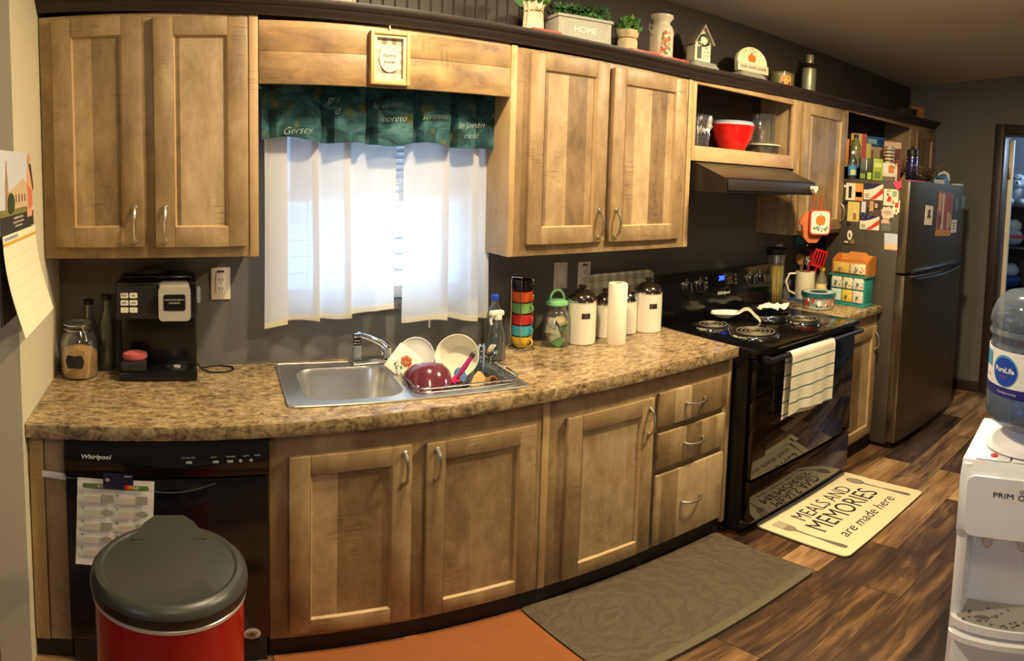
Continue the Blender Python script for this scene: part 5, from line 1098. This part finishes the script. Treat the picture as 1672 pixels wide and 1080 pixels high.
onfront('long orange and red picture sheet hanging on the freezer door','picture','picture',4.205,4.485,1.325,1.618,M((150,90,60),.6,var=.4,vs=22),((.0,1,.0,.14,M((206,140,50),.6)),(.08,.22,.55,.95,FP[1]),(.30,.42,.15,.95,FP[2]),(.50,.60,.4,.85,FP[0]),(.66,.9,.6,.95,FP[0]),(.12,.3,.25,.45,FP[3]),(.70,.78,.16,.55,FP[2]),(.86,.95,.2,.5,FP[1])),.04)
onfront('small white note at lower right of the orange picture','note','note',4.495,4.600,1.340,1.430,IVO,((.2,.7,.3,.36,INK),(.2,.7,.5,.56,INK),(.2,.8,.7,.76,INK)))
onfront('slim silver key magnet right of the orange picture','magnet','magnet',4.565,4.600,1.49,1.58,M((140,140,130),.4,.4))
onfront('small grey-green tag near the freezer right edge','tag','tag',4.70,4.765,1.51,1.60,M((110,120,100),.7))
# ================================================================ left wall calendar
c = T('wall_calendar', 'wall calendar with church photo hanging on the left wall', 'calendar', (.0015,-.600,1.46), rz=PI/2)
MB().box((-.175,.175),(-.003,0),(-.215,0),M((44,42,44),.6)).build('back_card', c)
p = MB().box((-.175,.175),(-.007,-.0035),(.004,.205),M((206,210,216),.6))
p.box((-.175,.175),(-.0078,-.0068),(.004,.045),M((52,50,44),.7)); p.box((-.175,.10),(-.0078,-.0068),(.045,.062),M((128,122,70),.7,var=.3,vs=60))
BR_ = M((206,180,140),.7); BR2 = M((170,130,100),.7)
p.prism([(-.11,.06),(.10,.06),(.10,.12),(.06,.135),(-.08,.105),(-.11,.10)], -.0084,-.0070, BR_); p.prism([(-.125,.06),(-.095,.06),(-.10,.125),(-.110,.18),(-.120,.125)], -.0088,-.0070, BR2)
for k in range(5): p.box((-.06+.032*k,-.052+.032*k),(-.0092,-.008),(.075,.095),BRN)
p.prism(ell(-.075,.075,.035,.026), -.0094,-.007, M((52,66,36),.8,var=.3,vs=80))
p.prism([(.095,.03),(.15,.03),(.165,.12),(.15,.175),(.12,.175),(.10,.12)], -.0094,-.007, M((226,170,130),.7)); p.prism(ell(.135,.190,.018,.016), -.0096,-.007, M((214,160,120),.7)); p.prism([(.12,.175),(.15,.175),(.175,.11),(.168,.10)], -.0102,-.0085, M((70,60,56),.7)); p.prism([(.10,.12),(.155,.10),(.16,.06),(.11,.05)], -.0100,-.0085, M((214,120,90),.7))
WT_ = M((214,206,180),.7)
for k, z_ in enumerate((.036,.026,.016)): text(p, ('PARADES IN OLD TOWN','photograph of the parish church','calendar of the season')[k], .0085, WT_, (.0,-.0082,z_))
p.build('photo_page', c)
CP = M((246,232,196),.8)
def pg(u, v): return ((u-.5)*.350+.03*(1-v)*(1-v)*.4, -.008-.045*(1-v)**1.5*math.sin(1.2*(1-v)+.4)-.004, -.245*(1-v)+.002)
MB().sheet(pg, 8, 16, CP, .0008).build('month_page', c)
f = MB(); f.sheet(lambda u,v: (pg(u,.90+.03*v)[0], pg(u,.90+.03*v)[1]-.0016, pg(u,.90+.03*v)[2]), 8, 2, M((220,170,60),.7)); f.sheet(lambda u,v: (pg(.05+.35*u,.95+.03*v)[0], pg(u,.95+.03*v)[1]-.0016, pg(u,.95+.03*v)[2]), 4, 2, M((150,160,170),.7))
for r_ in range(1,6):
    z_ = .90-.145*r_; f.sheet(lambda u,v: (pg(u,z_+.006*v)[0], pg(u,z_+.006*v)[1]-.0012, pg(u,z_+.006*v)[2]), 8, 1, M((226,208,168),.8))
f.build('page_print', c)
# ================================================================ things on the dishwasher
c = T('paper_list', 'white numbered picture list stuck on the dishwasher door', 'paper', (.243,-.5695,.750), rot=(0,.04,0))
MB().sheet(lambda u,v: ((u-.5)*.205, -.001-.004*math.sin(PI*(1-v)*2.5)**2*(1-v), -.305*(1-v)), 6, 16, PAPER, .001).build('sheet', c)
f = MB(); GB = M((96,120,56),.7); GRY = M((170,160,140),.8)
f.prism(rrect(-.088,.088,-.030,-.014,.006), -.0068,-.0056, GB); text(f,'WE',.012,WHT,(-.040,-.0072,-.022)); text(f,'BE!',.012,WHT,(.055,-.0072,-.022))
for k in range(5):
    for j in range(2):
        x, z_ = -.086+.092*j, -.048-.048*k; text(f, str(k+1+5*j), .013, INK, (x,-.0072,z_)); f.box((x+.002,x+.046),(-.0066,-.0058),(z_-.030,z_-.006),M((214,204,180),.8)); f.prism(ell(x+.066,z_-.014,.016,.012,14) if k % 2 else rrect(x+.05,x+.08,z_-.028,z_,.002), -.0068,-.0056, GRY)
f.build('print', c)
c = T('bank_card', 'dark navy bank card holding the list on dishwasher', 'card', (.250,-.577,.748), rot=(0,.03,0))
MB().prism(rrect(-.040,.040,-.024,.026,.004), -.0012,0, M((30,34,58),.3)).build('card', c); f = MB().prism(rrect(-.034,-.023,.0,.009,.001),-.0018,-.001,M((206,190,170),.3,.5)).prism(ell(.024,-.017,.007,.007),-.0018,-.001,M((214,40,40),.4)).prism(ell(.033,-.017,.007,.007),-.0020,-.001,M((226,130,40),.4)).box((.016,.034),(-.0018,-.001),(.017,.0185),WHITE); f.build('print', c)
c = T('round_magnet', 'round white patterned magnet low on the dishwasher right side', 'magnet', (.602,-.570,.150)); MB().lathe([(0,-.004),(.022,-.004),(.024,0),(0,.002)],M((206,196,180),.6),seg=24,ax='y').build('disc', c)
f = MB()
for k in range(6): f.X = TR(0,-.0022,0) @ RY(k*PI/6); f.box((-.018,.018),(-.0014,-.0004),(-.0012,.0012),M((120,90,70),.6))
f.X = Matrix(); f.build('print', c)
# ================================================================ floor
c = T('trash_can', 'red step trash can with black lid before the dishwasher', 'trash can', (.385,-.905,0))
RC = M((158,4,8),.34,spec=.3,coat=.15,vs=3); S_ = (.158,.185)
MB().lathe([(0,.03),(.90,.03),(.97,.05),(1.0,.40),(1.0,.630),(.97,.630),(.95,.06),(0,.06)], RC, seg=56, sx=S_[0], sy=S_[1]).build('body', c)
MB().lathe([(.985,.622),(1.035,.624),(1.040,.634),(1.0,.640),(.985,.622)], M((206,200,190),.3,.4), seg=56, sx=S_[0], sy=S_[1]).build('rim_band', c)
LDM = M((62,64,58),.36,spec=.5)
l = MB().lathe([(1.01,.636),(1.05,.640),(1.06,.652),(1.058,.668)], BLKS, seg=56, sx=S_[0], sy=S_[1]).lathe([(1.058,.668),(1.045,.682),(.99,.694),(.92,.697),(.88,.693),(.5,.702),(0,.705)], LDM, seg=56, sx=S_[0], sy=S_[1])
l.prism([(-.085,.10),(.085,.10),(.060,.185),(.035,.222),(-.035,.222),(-.060,.185)], .650,.700, LDM, 'xy'); l.build('lid', c)
MB().lathe([(0,0),(.96,0),(1.0,.012),(1.0,.032),(.9,.036),(0,.036)], BLKM, seg=56, sx=S_[0], sy=S_[1]).build('base', c)
MB().box((-.06,.06),(-.235,-.15),(.012,.028),BLKS,.005).build('pedal', c)
def flat(label, name, x0, x1, y0, y1, h, m, r, cat, edge=None):
    c = T(name, label, cat, ((x0+x1)/2,(y0+y1)/2,.0006)); w_, d_ = (x1-x0)/2, (y1-y0)/2
    MB().prism(rrect(-w_,w_,-d_,d_,r), 0,h, m, 'xy').build('pad', c)
    return c, w_, d_
def mat_brown():
    g = G('embossed_brown_mat'); o = g.obj()
    w_ = g.n('ShaderNodeTexWave', wave_type='RINGS', rings_direction='Z'); g.put(w_.inputs['Vector'], g.mapv(o, loc=(.25,-.05,0))); w_.inputs['Scale'].default_value = 5; w_.inputs['Distortion'].default_value = 9; w_.inputs['Detail'].default_value = 3; w_.inputs['Detail Scale'].default_value = 3
    n = g.noise(o, 9, 4); g.base(g.mix(g.math('MULTIPLY', w_.outputs['Fac'], .35), g.mix(n, lin((74,62,46)), lin((94,80,60))), lin((108,94,70)))); g.rough(.62); g.bump(w_.outputs['Fac'], .5, .004); return g.m
c, w_, d_ = flat('grey brown embossed anti-fatigue mat before the drawer cabinet', 'kitchen_mat', 1.455, 2.400, -1.03, -.536, .014, mat_brown(), .02, 'mat')
b = MB()
b.prism(rrect(-w_-.0,w_,-d_,-d_+.035,.012), .0145,.0150, M((102,90,66),.6), 'xy'); b.build('border', c)
c, w_, d_ = flat('orange rug below the sink cabinet doors', 'rug', .665, 1.452, -1.02, -.536, .008, M((150,86,38),.9,var=.18,vs=14,bump=.4), .01, 'rug')
c, w_, d_ = flat('cream mat with MEALS AND MEMORIES lettering before the stove', 'kitchen_mat', 2.570, 3.345, -1.075, -.610, .012, M((236,218,172),.7,var=.05,bump=.2,vs=30), .03, 'mat')
MB().prism(rrect(-w_-.002,w_+.002,-d_-.002,d_+.002,.032), 0,.006, BLKM, 'xy').build('backing', c)
f = MB(); UP = RX(-PI/2)   # lettering lies on the mat, read from the room side
text(f,'MEALS AND',.118,INK,(.0,.115,.0122),rot=UP,sx=.70); text(f,'MEMORIES',.158,INK,(.0,.0,.0122),rot=UP,sx=.70); text(f,'are made here',.088,INK,(.0,-.120,.0122),.35,0,rot=UP,sx=.92); f.build('lettering', c)
u = MB(); GY = M((150,134,106),.7); GY2 = M((116,104,84),.7)
for s_, kind in ((-1,'fork'),(1,'spoon')):
    x = s_*.315
    u.prism([(x-.004,-.04),(x+.004,-.04),(x+.006,.07),(x-.006,.07)],.0122,.0126,GY2,'xy'); u.prism([(x-.011,-.19),(x+.011,-.19),(x+.014,-.165),(x+.005,-.04),(x-.005,-.04),(x-.014,-.165)],.0122,.0126,GY2,'xy')
    if kind == 'spoon': u.prism(ell(x,.120,.028,.052),.0122,.0125,GY2,'xy'); u.prism(ell(x,.122,.021,.042),.0122,.0128,GY,'xy')
    else:
        u.prism([(x-.006,.06),(x+.006,.06),(x+.026,.085),(x+.026,.115),(x-.026,.115),(x-.026,.085)],.0122,.0125,GY,'xy')
        for k in range(4): u.box((x-.026+.0145*k,x-.0175+.0145*k),(.114,.172),(.0122,.0125),GY)
u.build('cutlery_print', c)
# ================================================================ water cooler
WC = M((240,241,245),.32,coat=.2); WC2 = M((214,210,206),.4)
c = T('water_cooler', 'white bottled water cooler at right edge of the kitchen', 'water cooler', (1.951,-1.894,0), rz=-PI/2+.11)
b = MB(); hw, hd = .155, .138
b.box((-hw,-hw+.028),(-hd,hd),(.02,.955),WC,.008).box((hw-.028,hw),(-hd,hd),(.02,.955),WC,.008).box((-hw+.02,hw-.02),(-.06,hd),(.02,.955),WC).box((-hw+.004,hw-.004),(-hd+.004,-.04),(.02,.445),WC,.012); b.build('body', c)
MB().prism([(-hd-.006,.760),(-hd-.010,.775),(-hd-.010,.925),(-hd+.010,.962),(hd-.03,.982),(hd,.978),(hd,.950),(-.06,.950),(-.06,.745),(-.14,.748)], -hw+.0005,hw-.0005, WC, 'yz').build('top_housing', c)
p = MB().prism(rrect(-hw+.020,hw-.020,.758,.930,.022), -hd-.016,-hd-.006, WC)
text(p,'PRIM',.020,INK,(-.050,-hd-.0166,.884),0,0,sx=1.15); p.tube([(p_[0],-hd-.0166,p_[1]) for p_ in ell(-.0085,.8835,.0065,.007,18)],.0011,INK,5,True); p.tube([(p_[0],-hd-.0166,p_[1]) for p_ in ell(-.0085,.900,.004,.0045,16)],.0008,INK,5,True); p.build('front_panel', c)
k = MB()
for x, m in ((-.085,M((200,40,40),.5)),(.0,WC2),(.085,M((60,110,190),.5))): k.X = TR(x,-hd+.032,.9655) @ RX(.12); k.box((-.040,.040),(-.020,.014),(.0,.004),WC,.002).cyl(.009,.003,.0062,m)
k.X = Matrix(); k.build('buttons', c)
t = MB()
for x in (-.085,.0,.085): t.cyl(.013,.705,.752,WC2,(x,-.105,0),b=.003); t.cyl(.006,.700,.7045,M((190,90,90),.5),(x,-.105,0))
t.build('taps', c)
tr = MB(); prf = [(-hw+.004,-.06),(hw-.004,-.06),(hw-.004,-hd)]+[((hw-.004)*math.cos(PI*k_/16),-hd-.052*math.sin(PI*k_/16)) for k_ in range(1,16)]+[(-hw+.004,-hd)]
tr.prism(prf, .455,.482, WC, 'xy'); tr.build('tray_ledge', c)
g_ = MB(); prf2 = [(x*.92,(-.065 if y > -.07 else y*.965)) for x, y in prf]; g_.prism(prf2, .4825,.487, M((176,172,160),.35,.5), 'xy'); q = random.Random(4); HOLE = M((96,92,84),.5)
for _ in range(46):
    x, y = q.uniform(-.12,.12), q.uniform(-.19,-.09)
    if y > -hd-.04*math.sqrt(max(0,1-(x/.15)**2)): g_.prism(ell(x,y,.0045,.0045,8), .487,.4876, HOLE, 'xy')
for x in (-.075,.06):
    g_.prism([(x+.020*math.cos(a),-.150+.016*math.sin(a)) for a in [PI*k_/10 for k_ in range(11)]], .487,.4878, HOLE, 'xy'); g_.box((x-.002,x+.002),(-.166,-.148),(.487,.4878),HOLE)
g_.build('drip_grille', c)
MB().prism([(x,y-.012) for x,y in prf if y <= -hd+.001], .418,.438, WC, 'xy').box((-hw+.012,hw-.012),(-hd-.008,-hd+.01),(.06,.425),WC,.012).build('lower_panel', c)
MB().lathe([(.125,.974),(.118,.988),(.092,.996),(.075,1.02),(.060,1.022),(.058,.98)], WC, (0,.004,0), 44).build('bottle_collar', c)
cw = T('water_jug', 'big blue tinted water jug upside down on white cooler', 'water jug', (1.951,-1.894,1.0), rz=-PI/2+.11)
X0 = .004
jr = [(.030,-.015),(.034,.0),(.058,.018),(.100,.032),(.126,.052),(.133,.075),(.130,.095),(.133,.112),(.130,.125),(.130,.245),(.126,.252),(.128,.262),(.134,.275),(.128,.288),(.134,.302),(.130,.325),(.118,.352),(.095,.372),(.05,.376),(0,.366)]
MB().lathe(jr, BLUEP, (0,X0,0), 56).build('jug', cw)

MB().lathe([(0,-.01),(.028,-.01),(.054,.020),(.096,.035),(.121,.054),(.127,.074),(.126,.086),(0,.088)], glassy('jug_water',(96,140,190),.5,.25,.03), (0,X0,0), 48).build('water', cw)
def band(a0, a1, z0, z1, m, r_=.1312, th=.0008, nm=None, slope=0.0):
    return MB().sheet(lambda u,v: (r_*math.sin(a0+(a1-a0)*u), X0-r_*math.cos(a0+(a1-a0)*u), z0+(z1-z0)*v), 30, 3, m, th)
lab = band(-1.75,1.75,.148,.240,M((238,240,240),.5)); lab.sheet(lambda u,v: (.1316*math.sin(-1.75+3.5*u), X0-.1316*math.cos(-1.75+3.5*u), .126+.024*v), 30, 2, M((42,44,130),.4), .001)
lab.build('label', cw)
f = MB(); BLU = M((24,70,180),.4); CY = M((70,160,214),.4)
def onjug(pts, m, a, z_, r_=.1326, th=.0006):
    n_ = len(pts); f.add([((r_)*math.sin(a+p[0]/r_), X0-r_*math.cos(a+p[0]/r_), z_+p[1]) for p in pts]+[(r_*math.sin(a), X0-r_*math.cos(a), z_)], [(k_,(k_+1)%n_,n_) for k_ in range(n_)], m)
onjug(ell(0,0,.039,.039,32), CY, -.62, .192); onjug(ell(.001,-.002,.036,.035,32), BLU, -.62, .192, .1330)
def jtext(s_, size, m, a, z_, bold=0.0, sh=0.0, r_=.1336):
    vs, fs = text_shape(s_, size, sh, 0, bold); f.add([(r_*math.sin(a+v[0]/r_), X0-r_*math.cos(a+v[0]/r_), z_+v[2]) for v in vs], fs, m, False)
jtext('PureLife', .0185, M((244,246,250),.4), -.62, .194, .0004); jtext('***', .016, M((190,60,90),.4), -.62, .174); jtext('0% BPA', .009, BLU, -1.12, .170); jtext('PURIFIED WATER', .0075, M((220,224,240),.4), -.55, .137, 0, 0, .1330)
onjug([(-.016,-.020),(.016,-.020),(.016,.018),(-.016,.018)], CY, -1.14, .212, .1326); onjug([(-.014,-.03),(.014,-.03),(.014,.03),(-.014,.03)], M((190,206,220),.5), .05, .196, .1326)
f.build('label_print', cw)
# ================================================================ beyond the door
c = T('toy_shelf', 'dark toy shelf seen through the doorway', 'shelf', (6.18,-.50,0)); b = MB(); DS = M((44,42,46),.6)
for y in (-.52,.36): b.box((-.02,.40),(y-.012,y+.012),(0,1.55),DS,.002)
for z in (.30,.72,1.13,1.52): b.box((-.018,.40),(-.51,.35),(z,z+.022),DS,.002)
b.box((.385,.40),(-.51,.35),(.0,1.52),DS); b.build('frame', c)
PB = M((168,184,206),.9,var=.1,bump=.5); PG = M((120,136,160),.9,bump=.5)
c = T('plush_dog', 'pale blue plush dog with floppy ears on the toy shelf', 'plush toy', (6.32,-.70,1.545), rz=-PI/2+.15)
b = MB(); b.ball((0,0,.09),.085,PB,1,.85,1.05).ball((0,-.02,.225),.078,PB,1,.95,.92).ball((0,-.095,.200),.038,M((206,214,226),.9),1,.9,.8)
for s_ in (-1,1): b.ball((s_*.055,-.075,.03),.038,PB,1,1.5,.8); b.tube([(s_*.07,-.03,.14),(s_*.10,-.07,.09)],.028,PB,10)
b.build('body', c)
for s_ in (-1,1): MB().ball((0,0,-.05),.035,PG,.7,.9,2.0).build('ear', c, (s_*.085,-.015,.245), (0,s_*-.25,0)); MB().ball((s_*.03,-.088,.25),.009,M((20,20,24),.2)).build('eye', c)
MB().ball((0,-.130,.208),.012,M((40,36,40),.3)).build('nose', c)
for lab, y, z, h_, cols in (('pale blue and red soft toy on the middle toy shelf',-.70,1.1525,.26,((170,190,220),(190,90,90),(206,214,226))),('dark blue soft toy below the red striped one',-.70,.7425,.24,((40,70,140),(60,90,160),(190,206,226)))):
    c = T('soft_toy', lab, 'plush toy', (6.30,y,z), rz=-PI/2); b = MB(); b.ball((0,0,h_*.32),.095,M(cols[0],.9,bump=.5),1,.8,h_*.32/.095).ball((0,-.01,h_*.74),.075,M(cols[2],.9,bump=.5),1,.9,.85); b.build('body', c); MB().lathe([(.093,h_*.30),(.097,h_*.36),(.090,h_*.42)],M(cols[1],.9)).build('stripe', c)
c = T('storage_bin', 'purple grey storage bin on the bottom toy shelf', 'bin', (6.33,-.62,.3225)); MB().lathe(wall_round([(.10,0),(.13,.20)],.004),M((70,66,90),.5),seg=24,sy=1.2).build('bin', c)
